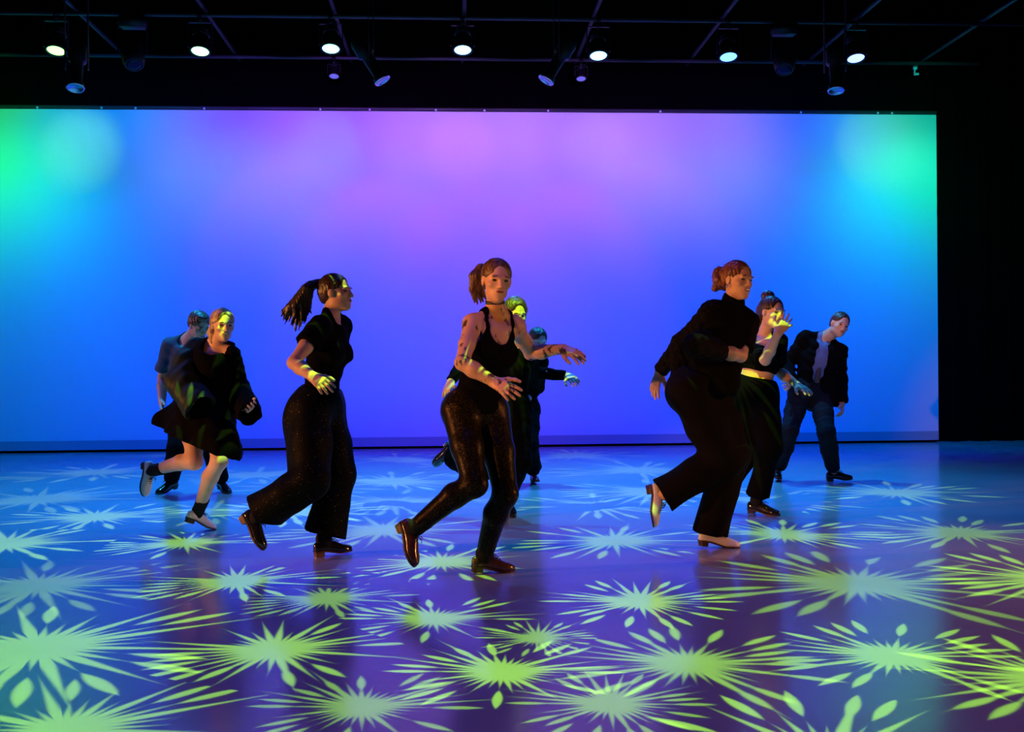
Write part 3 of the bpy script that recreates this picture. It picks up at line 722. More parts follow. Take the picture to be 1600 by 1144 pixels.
def face_parts(P, hair, smile=False):
    q = P.hs
    def ball(name, c, R, m, tilt=0.0):
        o = bpy.data.objects.new(name, BALL); COL.objects.link(o); o.parent = P.root
        M = Matrix([list(map(float, r)) for r in P.hax.T]).to_4x4(); M.translation = Vector(P.hl(*c) - P.base)
        o.matrix_basis = M @ Matrix.Rotation(tilt, 4, 'Y') @ Matrix.Diagonal((R[0] * q, R[1] * q, R[2] * q, 1))
        o.material_slots[0].link = 'OBJECT'; o.material_slots[0].material = m
        return o
    for x in (-1, 1):
        ball('eye', (x * 0.031, 0.0755, 0.003), (0.0135, 0.0095, 0.0065), EYE)
        ball('eyebrow', (x * 0.031, 0.0865, 0.024), (0.018, 0.005, 0.0035), hair, x * 0.15)
    if smile:
        ball('lips', (0, 0.091, -0.056), (0.026, 0.006, 0.011), LIPS); ball('teeth', (0, 0.0945, -0.055), (0.021, 0.004, 0.006), TEETH)
    else: ball('lips', (0, 0.0935, -0.056), (0.021, 0.005, 0.0065), LIPS)
def add_hair_cap(F, P, g=0.0, front=1.0, nape=-0.06, back=True):
    h = P.hl; A = P.hax; q = P.hs; E = lambda c, R, k, op='u': F.ell(h(*c), [(r) * q for r in R], A, k, op)
    E((0, -0.018, 0.030), (0.081 + g, 0.098 + g, 0.089 + g), 0.0)
    E((0, -0.045, -0.010), (0.070 + g, 0.065 + g, 0.075 + g), 0.02)
    E((0, 0.120, -0.038 * front), (0.080, 0.088, 0.124), 0.010, 's')
    if back: E((0, 0.130, 0.042), (0.066, 0.080, 0.072), 0.010, 's')
    for x in (-1, 1): E((x * 0.085, 0.020, -0.030), (0.030, 0.036, 0.050), 0.010, 's')
    F.cut(h(0, -0.03, nape), A[1] * 0.35 - A[2], 0.015)
    if back: F.cut(h(0, 0.045, 0.020), A[1] * 0.57 - A[2] * 0.82, 0.010)
def child(P, name, F, material, label=None, parent=None):
    o = link(name, F.mesh(name, P.base), material, P.root, smooth=False)
    if label: o['label'] = label
    return o
def shoes(P, leather, sole=SOLE, label=None, heel=None):
    for S in 'RL':
        R, t, _, _ = P.shoe[S]
        M = Matrix([[*map(float, R[i]), float(t[i] - P.base[i])] for i in range(3)] + [[0, 0, 0, 1]])
        top = None
        for nm, me, m_ in (('shoe', SHOE[0], leather), ('sole', SHOE[1], sole), ('heel', SHOE[2], heel or sole), ('heel_tap', SHOE[3], STEEL), ('laces', SHOE[4], LACE_B)):
            o = bpy.data.objects.new(nm, me); COL.objects.link(o)
            me.polygons.foreach_set('use_smooth', [nm in ('shoe', 'laces')] * len(me.polygons))
            if top is None: o.parent = P.root; o.matrix_basis = M; top = o
            else: o.parent = top
            o.material_slots[0].link = 'OBJECT'; o.material_slots[0].material = m_
        if label: top['label'] = label
def body(P, vox, material, hair, smile=False):
    F = Field(vox)
    add_torso(F, P)
    for S in 'RL': add_leg(F, P, S)
    for S in 'RL': add_arm(F, P, S); add_hand(F, P, S)
    add_head(F, P)
    o = child(P, 'body', F, material); face_parts(P, hair, smile); return o
def trousers(P, vox, material, rads, hem=0.93, waist=0.30, name='trousers', g=0.014, wr=None, open_hem=True, ends=None, cut=None, extra=()):
    F = Field(vox); s = P.s; J = P.J
    F.ell(P.tp(0.05), [r * s + g for r in (0.162, 0.112, 0.115)], P.frame(0), 0.05)
    F.ell(P.tp(waist * 0.7), [r * s + g * 0.7 for r in ((0.145, 0.098, 0.10) if P.male else (0.130, 0.094, 0.10))], P.frame(0.2), 0.05)
    for q in (-1, 1): F.ell(P.tp(0.0, q * 0.07, -0.05, -0.035), [r * s + g for r in (0.085, 0.088, 0.095)], P.frame(0), 0.05)
    for S in 'RL':
        h, kn, an = J['hip' + S], J['kn' + S], J['an' + S]; e = kn + (an - kn) * hem
        if ends and S in ends: e = ends[S]
        r0, r1, r2, r3 = [r * s for r in rads]
        F.cone(h, (h + kn) / 2, r0, (r0 + r1) / 2, 0.04); F.cone((h + kn) / 2, kn, (r0 + r1) / 2, r1, 0.03)
        md = kn * 0.55 + e * 0.45
        F.cone(kn, md, r1, r2, 0.03); F.cone(md, e, r2, r3, 0.015, flat=True)
    for e_ in extra: F.cone(*e_, 0.05)
    F.cut(P.tp(waist), P.up, 0.006, P.tp(waist) - 0.3, P.tp(waist) + 0.3)
    if wr: F.wrinkle(*wr)
    if cut: F.cut(cut[0], cut[1], 0.006); open_hem = False
    if open_hem:
        for S in 'RL':
            kn, an = J['kn' + S], J['an' + S]; e = kn + (an - kn) * hem
            if ends and S in ends: e = ends[S]
            r3 = rads[3] * s; d = nrm(e - kn)
            if r3 > 0.06: F.cone(e - d * 0.10, e + d * 0.03, max(r3 - 0.03, 0.02), r3 - 0.012, 0.0, op='s')
    return child(P, name, F, material)

# ---- the blond woman in the loose black dress, left
P = person(dict(D=7.08, s=0.97, hs=0.96,
    hipR=(300, 645, 0.06), hipL=(336, 648, -0.05), shR=(305, 548, 0.02), shL=(362, 553, -0.03), head=(348, 508, -0.08), face=(0.52, -0.85, -0.10), top=(0.05, -0.05, 1),
    knR=(304, 722, 'n'), anR=(240, 735, 'f'), toeR=(225, 776, 'f'), knL=(343, 720, 'n'), anL=(310, 800, -0.08), toeL=(334, 828, 'g'),
    elR=(279, 590, -0.12), wrR=(300, 620, -0.20), elL=(374, 612, 'f'), wrL=(382, 636, 'n'),
    handR=((312, 640, 'f'), (0.6, 0.5, -0.6), 0.8), handL=((401, 640, 'n'), (0, -0.9, 0.5), 0.55, 1.2)), 'blond woman in a loose black dress and white lace-up shoes, one foot kicked back')
body(P, 0.0052, SKIN_PALE, HAIR_BROWN, True)
F = Field(0.0045); add_hair_cap(F, P, 0.004)
h = P.hl; F.ell(h(0.035, -0.095, -0.065), (0.045, 0.04, 0.042), P.hax, 0.03); F.cone(h(0.01, -0.08, 0.0), h(0.03, -0.10, -0.07), 0.045, 0.03, 0.03)
F.cone(h(0.05, -0.08, -0.07), h(0.055, -0.06, -0.13), 0.028, 0.012, 0.02); F.cone(h(0.072, 0.0, 0.03), h(0.066, -0.03, -0.05), 0.016, 0.016, 0.02)
F.wrinkle(0.0016, 0.02, 3, (1.6, 1.6, 0.2)); child(P, 'hair', F, HAIR_BLOND)
F = Field(0.007); g = 0.022
add_torso(F, P, g)
c0 = P.tp(0.25); hemc = at(300, 688, 7.05)
F.cone(P.tp(0.75), c0, 0.16, 0.165, 0.05); F.cone(c0, P.tp(-0.05), 0.165, 0.21, 0.05)
F.cone(P.tp(0.02), at(307, 705, 7.03), 0.20, 0.255, 0.05); F.cone(P.tp(0.10), at(262, 662, 7.10), 0.13, 0.105, 0.05)
F.cone(P.tp(0.0), at(343, 706, 6.86), 0.17, 0.15, 0.05)
F.cut(at(303, 686, 7.05), CV(-0.36, 0.0, -1.0), 0.006)                                  # the slanting hem
F.cone(at(322, 668, 7.05), at(303, 740, 7.05), 0.14, 0.24, 0.0, op='s')                 # hollow under the hem
F.ell(P.tp(1.10, -0.03, 0.05, 0.0), (0.085, 0.10, 0.075), P.frame(1), 0.012, 's')
F.ell(P.tp(1.03, -0.17, 0.02, 0.03), (0.07, 0.10, 0.06), P.frame(1), 0.012, 's')
F.wrinkle(0.004, 0.10, 5, (1, 1, 0.35)); child(P, 'dress', F, BLACK)
F = Field(0.007); J = P.J                                                               # wide bell sleeves
F.cone(P.tp(0.86, 0.10), J['shR'], 0.075, 0.075, 0.04)
mid = (J['elR'] + J['shR']) / 2
F.cone(J['shR'], mid, 0.078, 0.090, 0.04); F.cone(mid, J['elR'] * 0.72 + J['wrR'] * 0.28, 0.090, 0.100, 0.05)
d = nrm(J['wrR'] - J['elR']); e = J['wrR'] + d * 0.12
F.cone(J['elR'] * 0.8 + J['wrR'] * 0.2, e, 0.098, 0.115, 0.05, flat=True)
F.cone(e - d * 0.10, e + d * 0.05, 0.07, 0.105, 0.0, op='s')
F.wrinkle(0.006, 0.11, 9, (1, 1, 0.6)); child(P, 'sleeve', F, GREENLIT_BLACK, 'wide black bell sleeve with green light painted in')
F = Field(0.007)
F.cone(J['shL'], J['elL'], 0.06, 0.075, 0.04); F.cone(J['elL'], J['wrL'], 0.075, 0.085, 0.04)
e = at(391, 648, 6.85); F.cone(J['wrL'] * 0.6 + J['elL'] * 0.4, e, 0.075, 0.082, 0.04, flat=True)
d = nrm(e - J['elL']); F.cone(e - d * 0.12, e + d * 0.05, 0.05, 0.075, 0.0, op='s'); F.wrinkle(0.004, 0.09, 4); child(P, 'sleeve', F, BLACK)
def sock(P, S, top=0.62, r=0.044, material=SOCK):
    F = Field(0.005); kn, an = P.J['kn' + S], P.J['an' + S]; R, t, _, _ = P.shoe[S]
    a = kn + (an - kn) * top; F.cone(an, a, r * P.s, (r + 0.003) * P.s, 0.01, flat=True); F.cone(an, R @ np.array([0.01, 0, 0.07]) + t, r * P.s, 0.032 * P.s, 0.01)
    return child(P, 'sock', F, material)
for S in 'RL': sock(P, S, 0.76, 0.043)
shoes(P, LEATHER_WHITE, label='scuffed white lace-up shoe')

# ---- the man in the navy short-sleeved shirt, far left
P = person(dict(D=9.1, s=1.03, male=True, hs=1.02,
    hipR=(285, 642, 0.02), hipL=(319, 642, -0.02), shR=(266, 541, 0.0), shL=(324, 543, -0.06), head=(311, 508, -0.16), face=(0.62, -0.55, -0.55), top=(0.35, -0.45, 0.8),
    knR=(276, 702, 'n'), anR=(268, 755, 0.15), toeR=(252, 772, 'g'), knL=(330, 702, 'n'), anL=(346, 755, 0.15), toeL=(354, 771, 'g'),
    elR=(254, 590, 'f'), wrR=(253, 629, 'n'), elL=(335, 590, 'f'), wrL=(330, 630, 'n'),
    handR=((253, 652, 'n'), (1, 0.2, 0), 0.35), handL=((328, 655, 'n'), (-1, 0.2, 0), 0.35)), 'man in a navy short-sleeved shirt with bowed head, behind the blond woman')
body(P, 0.0068, SKIN, HAIR_DARK)
F = Field(0.005); add_hair_cap(F, P, 0.003, nape=-0.045); h = P.hl; F.ell(h(0, 0.03, 0.098), (0.055, 0.05, 0.03), P.hax, 0.02)
F.wrinkle(0.002, 0.025, 3); child(P, 'hair', F, HAIR_BROWN)
F = Field(0.0085); add_torso(F, P, 0.022, lo=0.0)
for S in 'RL':
    a, e, _ = arm_pts(P, S); F.cone(a, a + (e - a) * 0.82, 0.072, 0.082, 0.03, flat=True)
F.cut(P.tp(-0.05), -P.up, 0.006, P.tp(0) - 0.4, P.tp(0) + 0.4)
F.ell(P.tp(1.10, 0, 0.05), (0.075, 0.08, 0.07), P.frame(1), 0.01, 's'); F.wrinkle(0.004, 0.12, 8); child(P, 'shirt', F, NAVY)
F = Field(0.007)
for q in (-1, 1): F.cone(P.tp(1.09, q * 0.055, -0.04), P.tp(0.95, q * 0.05, 0.085), 0.022, 0.016, 0.015); F.cone(P.tp(1.09, q * 0.055, -0.04), P.tp(1.09, 0, -0.07), 0.022, 0.022, 0.015)
child(P, 'collar', F, NAVY)
trousers(P, 0.009, BLACK, (0.105, 0.078, 0.080, 0.066), hem=0.97)
shoes(P, LEATHER_BLACK)

# ---- the woman with the flying ponytail
P = person(dict(D=6.07, s=0.98, hs=0.97,
    hipR=(486, 640, -0.09), hipL=(508, 640, 0.09), shR=(499, 512, -0.15), shL=(533, 510, 0.15), head=(525, 457, 0.0), face=(0.95, -0.26, 0.03), top=(-0.05, 0, 1),
    knR=(487, 748, 'n'), anR=(403, 806, 'f'), toeR=(411, 861, 'n'), knL=(527, 745, 0.06), anL=(506, 846, 0.0), toeL=(550, 864, 'g'),
    elR=(459, 567, 'n'), wrR=(489, 589, 'n'), elL=(515, 572, 'f'), wrL=(500, 604, 'f'),
    handR=((515, 608, 'n'), (0.1, 0.8, -0.6), 0.45, 1.3), handL=((505, 625, 'f'), (0, -0.5, -0.8), 0.6)), 'woman with a long dark flying ponytail in short-sleeved black top and wide trousers')
body(P, 0.0050, SKIN, HAIR_DARK)
F = Field(0.004); add_hair_cap(F, P, 0.0, nape=-0.055); h = P.hl
F.cone(h(0, -0.10, 0.055), h(0, -0.135, 0.065), 0.03, 0.022, 0.015)
rg = np.random.default_rng(2)
for i in range(26):
    f_ = rg.random(); tu = 438 + 52 * f_ ** 0.9; tv = 516 - 26 * abs(f_ - 0.45) ** 1.3 * 2 - rg.random() * 14 * (f_ > 0.6) + rg.normal() * 4
    dd = 6.07 + rg.uniform(-0.04, 0.06)
    a = at(497, 443, 6.09); b = at(481 + 0.22 * (tu - 465), 448 - 0.16 * (tu - 468), dd); c = at(468 + 0.62 * (tu - 465), 476 - 0.12 * (tu - 465), dd); e = at(tu, tv, dd); m_ = c * 0.55 + e * 0.45 + CV(*(rg.normal(size=3) * 0.006))
    for p_, q_, r0, r1 in ((a, b, 0.020, 0.022), (b, c, 0.022, 0.019), (c, m_, 0.019, 0.011), (m_, e, 0.011, 0.002)): F.cone(p_, q_, r0, r1, 0.008)
F.wrinkle(0.002, 0.016, 3, (1.6, 1.6, 0.4)); child(P, 'hair', F, HAIR_DARK)
F = Field(0.0066); add_torso(F, P, 0.012, lo=0.0)
for S in 'RL':
    a, e, _ = arm_pts(P, S); F.cone(a, a + (e - a) * 0.48, 0.066, 0.074, 0.03, flat=True)
F.cut(P.tp(0.12), -P.up, 0.006, P.tp(0.1) - 0.3, P.tp(0.1) + 0.3)
F.ell(P.tp(1.13, 0, 0.015), (0.062, 0.066, 0.075), P.frame(1), 0.01, 's'); F.wrinkle(0.003, 0.09, 8); child(P, 'top', F, BLACK)
trousers(P, 0.007, GLITTER, (0.120, 0.112, 0.115, 0.125), hem=0.93, cut=(at(420, 803, 6.07), CV(-0.36, 0, -1)), extra=[(at(491, 612, 6.05), at(474, 668, 6.02), 0.07, 0.10), (at(473, 660, 6.02), at(472, 755, 6.05), 0.10, 0.085)], waist=0.26, g=0.03, wr=(0.006, 0.13, 6, (1, 1, 0.25)))
for S in 'RL': sock(P, S, 0.55, 0.047)
shoes(P, LEATHER_BLACK, heel=mat('bare_wood_heel', (0.20, 0.11, 0.06), 0.4))

# ---- the woman in front at the centre
P = person(dict(D=5.48, s=1.0, hs=1.0,
    hipR=(718, 640, -0.05), hipL=(768, 643, 0.06), shR=(738, 506, -0.06), shL=(806, 510, 0.08), head=(776, 438, -0.03), face=(0.26, -0.95, -0.14), top=(0.06, 0, 1),
    knR=(742, 757, 'n'), anR=(650, 824, 'f'), toeR=(646, 888, 'f'), knL=(790, 772, -0.12), anL=(757, 866, 0.05), toeL=(803, 892, 'g'),
    elR=(722, 567, 'n'), wrR=(772, 597, -0.27), elL=(829, 552, 'f'), wrL=(879, 545, 'n'),
    handR=((808, 617, 'n'), (0.35, 0.7, -0.6), 0.32, 1.4, 1.1), handL=((916, 560, 'n'), (0.0, 0.55, -0.85), 0.28, 1.8, 0.6)), 'woman at front centre in black tank top and sequined leggings, arms floating')
body(P, 0.0045, SKIN_LACE, HAIR_DARK)
F = Field(0.004); add_hair_cap(F, P, 0.0, nape=-0.05); h = P.hl
F.cone(h(-0.01, -0.10, 0.045), h(-0.03, -0.135, 0.04), 0.032, 0.028, 0.015)
rg = np.random.default_rng(5)
for i in range(9):
    tu, tv = rg.uniform(735, 760), rg.uniform(455, 476); dd = 5.48 + rg.uniform(0.08, 0.14)
    a = at(752, 421, 5.58); b = at(744 + 0.4 * (tu - 748), 432, dd); e = at(tu, tv, dd); m_ = (b + e) / 2 + CV(-0.012, 0, 0)
    F.cone(a, b, 0.026, 0.028, 0.010); F.cone(b, m_, 0.028, 0.018, 0.010); F.cone(m_, e, 0.018, 0.004, 0.008)
F.wrinkle(0.002, 0.016, 3, (1.6, 1.6, 0.4)); child(P, 'hair', F, HAIR_BROWN)
F = Field(0.005); add_torso(F, P, 0.009, lo=0.0)
F.cut(P.tp(-0.01), -P.up, 0.006)
F.ell(P.tp(1.05, 0, 0.075), (0.072, 0.13, 0.125), P.frame(1), 0.01, 's'); F.ell(P.tp(1.12), (0.066, 0.11, 0.07), P.frame(1), 0.01, 's')
for q, S in ((1, 'R'), (-1, 'L')): F.ell(P.J['sh' + S] + P.frame(1)[0] * q * 0.03 - P.up * 0.0, (0.085, 0.14, 0.125), P.frame(1), 0.01, 's')
F.wrinkle(0.002, 0.07, 8); child(P, 'tank_top', F, BLACK)
F = Field(0.005); add_torso(F, P, 0.005, lo=0.0, hi=0.5)
for S in 'RL': add_leg(F, P, S, 0.010)
F.cut(P.tp(0.25), P.up, 0.006)
for S in 'RL': F.cut(P.J['kn' + S] + (P.J['an' + S] - P.J['kn' + S]) * 0.93, P.J['an' + S] - P.J['kn' + S], 0.004, P.J['an' + S] - 0.16, P.J['an' + S] + 0.16)
child(P, 'leggings', F, SEQUIN)
for S in 'RL': sock(P, S, 0.80, 0.046)
F = Field(0.004); c = P.neck * 0.45 + P.hl(0, -0.022, -0.055) * 0.55; d = nrm(P.hl(0, -0.022, -0.055) - P.neck)
F.cone(c - d * 0.010, c + d * 0.010, 0.053, 0.052, 0.0, flat=True); F.cut(c - d * 0.010, -d, 0.002); child(P, 'choker', F, CHOKER)
shoes(P, LEATHER_BROWN, label='glossy oxblood lace-up shoe')

# ---- the woman in white shoes, right of centre
P = person(dict(D=6.19, s=1.03, hs=1.0,
    hipR=(1078, 612, -0.07), hipL=(1108, 614, 0.07), shR=(1110, 487, -0.08), shL=(1170, 503, 0.06), head=(1152, 438, -0.06), face=(0.55, -0.82, -0.08), top=(0.10, 0, 1),
    knR=(1130, 716, -0.05), anR=(1038, 772, 'f'), toeR=(1019, 825, 'f'), knL=(1142, 712, 0.0), anL=(1110, 828, 0.06), toeL=(1154, 856, 'g'),
    elR=(1064, 536, 'f'), wrR=(1031, 581, 'f'), elL=(1157, 556, 'n'), wrL=(1112, 546, 'n'),
    handR=((1017, 623, 'n'), (0.75, 0.5, 0.1), 0.22, 1.6, 0.9), handL=((1078, 536, 'n'), (0.0, 0.8, -0.2), 0.6)), 'smiling auburn-haired woman in black with bright white shoes, leaning forward')
body(P, 0.0050, SKIN, HAIR_BROWN, True)
F = Field(0.004); add_hair_cap(F, P, 0.002, nape=-0.05); h = P.hl
rg = np.random.default_rng(8)
for i in range(14):
    v_ = nrm(rg.normal(size=3)) * 0.042
    F.ell(h(0.045 + v_[0], -0.100 + v_[1] * 0.8, -0.005 + v_[2] * 1.5), (0.020, 0.020, 0.024), P.hax, 0.012)
F.ell(h(0.045, -0.098, 0.0), (0.045, 0.04, 0.06), P.hax, 0.02)
F.wrinkle(0.0025, 0.02, 3); child(P, 'hair', F, HAIR_RED)
F = Field(0.0066); add_torso(F, P, 0.014, lo=0.0)
F.cone(P.neck - P.up * 0.05, P.neck * 0.6 + P.hl(0, -0.022, -0.055) * 0.4, 0.078, 0.066, 0.02)
F.cone(P.tp(0.8, -0.05), P.tp(0.25, -0.02, 0.03), 0.13, 0.14, 0.05); F.cone(P.tp(0.5, -0.03, 0.03), at(1133, 604, 6.1), 0.11, 0.085, 0.04)
F.cone(P.tp(0.60, 0.02, 0.08), at(1094, 537, 6.02), 0.10, 0.085, 0.05)
F.cut(P.tp(0.08), -P.up, 0.006); F.wrinkle(0.004, 0.10, 8); child(P, 'blouse', F, BLACK)
def net_sleeve(P, pts, rads, drape=None, name='sleeve', label=None, material=None):
    F = Field(0.0066); limb(F, pts, rads, 0.03, flat=True)
    if drape:
        for a, b, r0, r1 in drape: F.cone(a, b, r0, r1, 0.04)
    F.wrinkle(0.003, 0.05, 11); return child(P, name, F, material or BLACK, label)
J = P.J
MESHCLOTH = mat('open_knit_black', (0.003, 0.0027, 0.0027), 0.8, spec=0.06, var=(70, (0.010, 0.007, 0.006), 0.55, 0.6, (1.5, 1.5, 0.5)), bump=(90, 0.6, 0.004))
w2 = J['elR'] + (J['wrR'] - J['elR']) * 0.97
net_sleeve(P, [P.tp(0.9, 0.05), J['shR'], J['elR'], w2], [0.062, 0.058, 0.050, 0.048], [(J['elR'], at(1053, 585, 6.30), 0.05, 0.022), (at(1075, 560, 6.30), at(1055, 588, 6.32), 0.05, 0.018)], label='draped open-knit sleeve', material=MESHCLOTH)
e2 = J['shL'] + (J['elL'] - J['shL']) * 0.80
F = Field(0.0066); F.cone(P.tp(0.9, -0.05), J['shL'], 0.06, 0.06, 0.03); F.cone(J['shL'], e2, 0.06, 0.068, 0.03, flat=True); F.cone(J['wrL'] * 0.80 + J['elL'] * 0.20, J['wrL'] + nrm(J['wrL'] - J['elL']) * 0.15, 0.066, 0.070, 0.02); F.wrinkle(0.003, 0.06, 4); child(P, 'sleeve', F, MESHCLOTH)
trousers(P, 0.007, BLACK_WARM, (0.128, 0.108, 0.098, 0.105), hem=1.03, waist=0.22, g=0.024, wr=(0.005, 0.12, 6, (1, 1, 0.3)))
shoes(P, LEATHER_WHITE, label='bright white leather shoe')
for x in (-1, 1):
    o = bpy.data.objects.new('earring', BALL); COL.objects.link(o); o.parent = P.root; o.location = Vector(P.hl(x * 0.078, 0.0, -0.044) - P.base); o.scale = (0.006, 0.006, 0.009)
    o.material_slots[0].link = 'OBJECT'; o.material_slots[0].material = GOLD

# ---- the woman with the bun and the raised hand
P = person(dict(D=7.62, s=1.0, hs=1.0,
    hipR=(1162, 614, 0.05), hipL=(1192, 614, -0.04), shR=(1170, 536, 0.04), shL=(1216, 535, -0.03), head=(1206, 488, -0.06), face=(0.48, -0.86, -0.12), top=(0.08, 0, 1),
    knR=(1178, 700, 0.02), anR=(1130, 766, 'f'), toeR=(1122, 800, 'f'), knL=(1203, 700, -0.12), anL=(1182, 784, 0.02), toeL=(1215, 806, 'g'),
    elR=(1196, 563, 'n'), wrR=(1215, 522, 'n'), elL=(1213, 578, 'f'), wrL=(1246, 602, 'n'),
    handR=((1237, 492, 'f'), (0.3, 0.9, 0.2), [0.10, 0.15, 0.25, 0.35], 2.4, 1.2), handL=((1268, 615, 'n'), (-0.2, 0.5, -0.8), 0.15, 1.3)), 'dark-haired woman with a top bun raising one hand before her face')
body(P, 0.0056, SKIN_PALE, HAIR_DARK, True)
F = Field(0.0045); add_hair_cap(F, P, 0.002, nape=-0.08); h = P.hl
F.ell(h(-0.01, -0.075, 0.115), (0.050, 0.05, 0.045), P.hax, 0.012); F.cone(h(0, -0.09, 0.0), h(-0.02, -0.10, -0.12), 0.055, 0.035, 0.03)
F.wrinkle(0.002, 0.02, 3); child(P, 'hair', F, HAIR_DARK)
F = Field(0.007); add_torso(F, P, 0.014, lo=0.0)
for S, f_ in (('R', 0.9), ('L', 0.75)):
    a, e, _ = arm_pts(P, S); F.cone(a, a + (e - a) * f_, 0.066, 0.07, 0.03, flat=True)
F.cut(P.tp(0.44), -P.up, 0.006, P.tp(0.3) - 0.4, P.tp(0.3) + 0.4)
F.ell(P.tp(1.10, 0, 0.07), (0.055, 0.09, 0.11), P.frame(1), 0.01, 's'); F.wrinkle(0.003, 0.08, 8); child(P, 'crop_top', F, BLACK)
trousers(P, 0.008, BLACK, (0.112, 0.090, 0.078, 0.09), hem=0.90, waist=0.30, g=0.016, wr=(0.003, 0.12, 6, (1, 1, 0.3)))
for S in 'RL': sock(P, S, 0.7, 0.045)
shoes(P, LEATHER_BLACK)

# ---- the man in the open jacket, far right
P = person(dict(D=9.71, s=1.03, male=True, hs=1.02,
    hipR=(1249, 616, 0.0), hipL=(1282, 620, 0.0), shR=(1258, 529, 0.02), shL=(1312, 550, -0.04), head=(1312, 507, -0.10), face=(0.14, -0.95, -0.20), top=(0.36, 0, 1),
    knR=(1234, 672, 'n'), anR=(1217, 737, 0.15), toeR=(1213, 755, 'g'), knL=(1291, 676, 'n'), anL=(1302, 738, 0.0), toeL=(1332, 752, 'g'),
    elR=(1229, 570, 'f'), wrR=(1236, 594, 'n'), elL=(1313, 592, 'f'), wrL=(1315, 631, 'n'),
    handR=((1226, 600, 'n'), (0.2, 0.9, 0.1), 0.25, 1.6), handL=((1317, 655, 'n'), (-0.9, 0.2, 0), 0.55)), 'man in a black open jacket over a blue shirt, legs wide, at far right')
body(P, 0.0068, SKIN, HAIR_DARK)
F = Field(0.005); add_hair_cap(F, P, 0.0, nape=-0.035); F.wrinkle(0.002, 0.02, 3); child(P, 'hair', F, HAIR_DARK)
F = Field(0.007); add_torso(F, P, 0.012, lo=0.0); F.cut(P.tp(-0.02), -P.up, 0.006); F.cone(P.neck - P.up * 0.05, P.neck + P.up * 0.01, 0.08, 0.070, 0.02); F.ell(P.tp(1.16, 0, 0.10), (0.045, 0.06, 0.07), P.frame(1), 0.01, 's'); child(P, 'shirt', F, BLUESHIRT)
F = Field(0.0085); add_torso(F, P, 0.024, lo=0.0)
for S in 'RL':
    a, e, w_ = arm_pts(P, S); F.cone(a, e, 0.066, 0.066, 0.03); F.cone(e, e + (w_ - e) * 0.97, 0.066, 0.060, 0.03, flat=True)
F.cone(P.tp(0.5, -0.12), P.tp(-0.08, -0.17), 0.10, 0.10, 0.04)
F.cut(P.tp(-0.10), -P.up, 0.006, P.tp(-0.1) + np.array([-0.23, -0.3, -0.25]), P.tp(-0.1) + np.array([0.26, 0.3, 0.2]))
F.cone(P.tp(1.15, 0.0, 0.13), P.tp(-0.3, -0.0, 0.17), 0.062, 0.062, 0.01, op='s'); F.ell(P.tp(1.16, 0, 0.06), (0.072, 0.09, 0.09), P.frame(1), 0.01, 's')
for q in (-1, 1): F.cone(P.tp(1.10, q * 0.075, -0.04), P.tp(0.92, q * 0.085, 0.09), 0.026, 0.022, 0.02); F.cone(P.tp(1.10, q * 0.075, -0.04), P.tp(1.12, 0, -0.075), 0.026, 0.026, 0.02)
F.wrinkle(0.005, 0.10, 8); child(P, 'jacket', F, BLACK)
F = Field(0.005); F.cone(P.tp(0.98, 0, 0.082), P.tp(0.30, 0, 0.128), 0.014, 0.026, 0.01, sq=(P.frame(1)[1], 2.2)); child(P, 'tie', F, mat('dark_blue_tie', (0.05, 0.03, 0.03), 0.6))
trousers(P, 0.009, DENIM, (0.102, 0.076, 0.080, 0.062), hem=0.95, name='jeans', wr=(0.003, 0.08, 5))
shoes(P, LEATHER_BLACK)

# ---- the dancer half hidden behind the centre woman
P = person(dict(D=7.5, s=0.97, hs=0.97,
    hipR=(776, 640, 0.03), hipL=(808, 640, 0.0), shR=(778, 548, 0.05), shL=(824, 553, -0.02), head=(805, 489, -0.08), face=(0.36, -0.84, -0.34), top=(0.15, -0.2, 1),
    knR=(748, 738, 'n'), anR=(703, 712, 'f'), toeR=(678, 727, 'f'), knL=(812, 722, 'n'), anL=(791, 789, 0.13), toeL=(797, 808, 'g'),
    elR=(726, 562, 'f'), wrR=(704, 597, 'n'), elL=(836, 583, 'f'), wrL=(886, 587, 'n'),
    handR=((694, 623, 'n'), (0.5, 0.8, 0), 0.22, 1.8), handL=((903, 597, 'n'), (0.1, 0.5, -0.8), 0.35, 1.3)), 'dark-haired dancer in long black sleeves half hidden behind the centre woman')
body(P, 0.006, SKIN_PALE, HAIR_DARK)
F = Field(0.005); add_hair_cap(F, P, 0.004, nape=-0.10); h = P.hl
F.cone(h(0.06, 0.02, 0.04), h(0.072, 0.035, -0.08), 0.022, 0.012, 0.015); F.cone(h(-0.06, 0.02, 0.04), h(-0.072, 0.02, -0.08), 0.022, 0.012, 0.015)
F.wrinkle(0.002, 0.02, 3); child(P, 'hair', F, HAIR_DARK)
F = Field(0.0085); add_torso(F, P, 0.018, lo=0.0)
for S in 'RL':
    a, e, w_ = arm_pts(P, S); F.cone(a, e, 0.06, 0.05, 0.03); F.cone(e, e + (w_ - e) * 0.95, 0.05, 0.038, 0.02, flat=True)
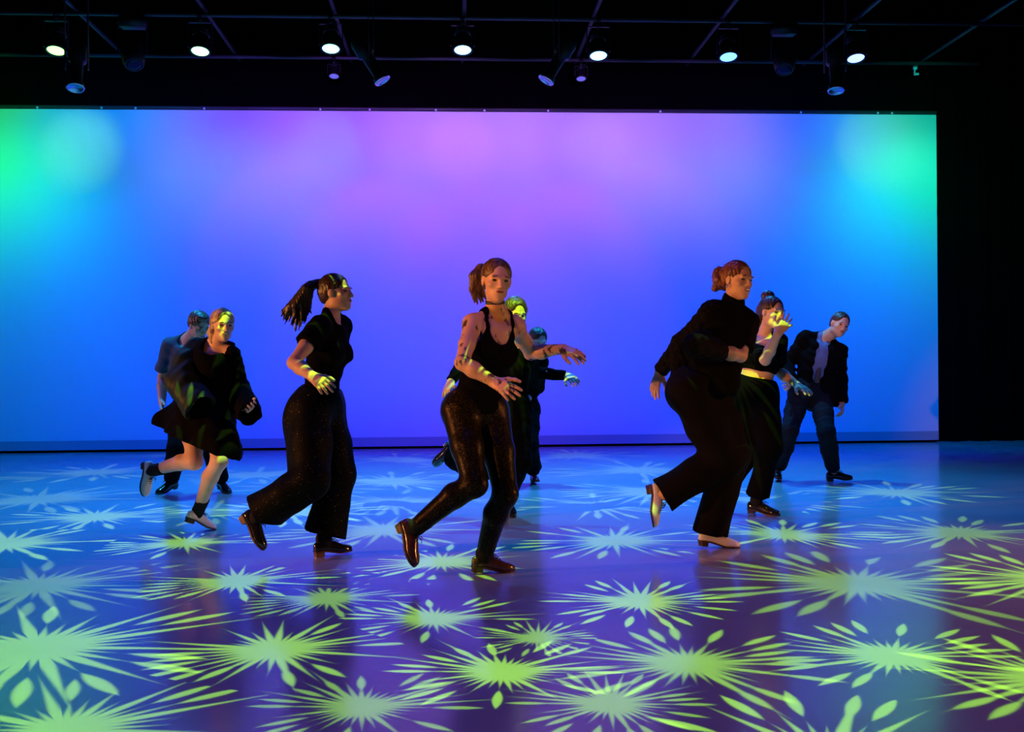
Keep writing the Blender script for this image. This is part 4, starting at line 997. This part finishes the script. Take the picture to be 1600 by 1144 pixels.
F.cut(P.tp(-0.08), -P.up, 0.006); F.ell(P.tp(1.10, 0, 0.03), (0.065, 0.07, 0.07), P.frame(1), 0.01, 's'); F.wrinkle(0.003, 0.08, 8); child(P, 'top', F, BLACK)
trousers(P, 0.007, BLACK, (0.11, 0.088, 0.080, 0.085), hem=0.90, g=0.016, wr=(0.003, 0.1, 5))
shoes(P, LEATHER_BLACK)

# ---- the dancer furthest back, seen over the centre woman's arm
P = person(dict(D=9.63, s=0.98, hs=0.98,
    hipR=(800, 638, 0.0), hipL=(826, 640, 0.0), shR=(806, 562, -0.05), shL=(846, 566, -0.08), head=(840, 532, -0.18), face=(0.45, -0.80, -0.42), top=(0.3, -0.3, 1),
    knR=(800, 696, 'n'), anR=(800, 741, 0.17), toeR=(797, 757, 'g'), knL=(826, 696, 'n'), anL=(833, 742, 0.17), toeL=(838, 758, 'g'),
    elR=(796, 600, 'f'), wrR=(792, 630, 'n'), elL=(842, 606, 'f'), wrL=(826, 622, 'n'),
    handR=((792, 650, 'n'), (1, 0.2, 0), 0.4), handL=((812, 632, 'n'), (0, 0.9, 0), 0.4)), 'furthest dancer with bowed head and red shoes, seen above an outstretched arm')
body(P, 0.0072, SKIN_PALE, HAIR_DARK)
F = Field(0.005); add_hair_cap(F, P, 0.003, nape=-0.05); F.wrinkle(0.002, 0.02, 3); child(P, 'hair', F, HAIR_DARK)
F = Field(0.0085); add_torso(F, P, 0.016, lo=0.0)
for S in 'RL':
    a, e, w_ = arm_pts(P, S); F.cone(a, e, 0.06, 0.052, 0.03); F.cone(e, e + (w_ - e) * 0.95, 0.052, 0.042, 0.02, flat=True)
F.cut(P.tp(-0.08), -P.up, 0.006); F.ell(P.tp(1.10, 0, 0.03), (0.065, 0.07, 0.07), P.frame(1), 0.01, 's'); child(P, 'top', F, BLACK)
trousers(P, 0.009, BLACK, (0.11, 0.09, 0.085, 0.09), hem=0.84, wr=(0.003, 0.1, 5))
shoes(P, LEATHER_RED, label='red leather shoe')
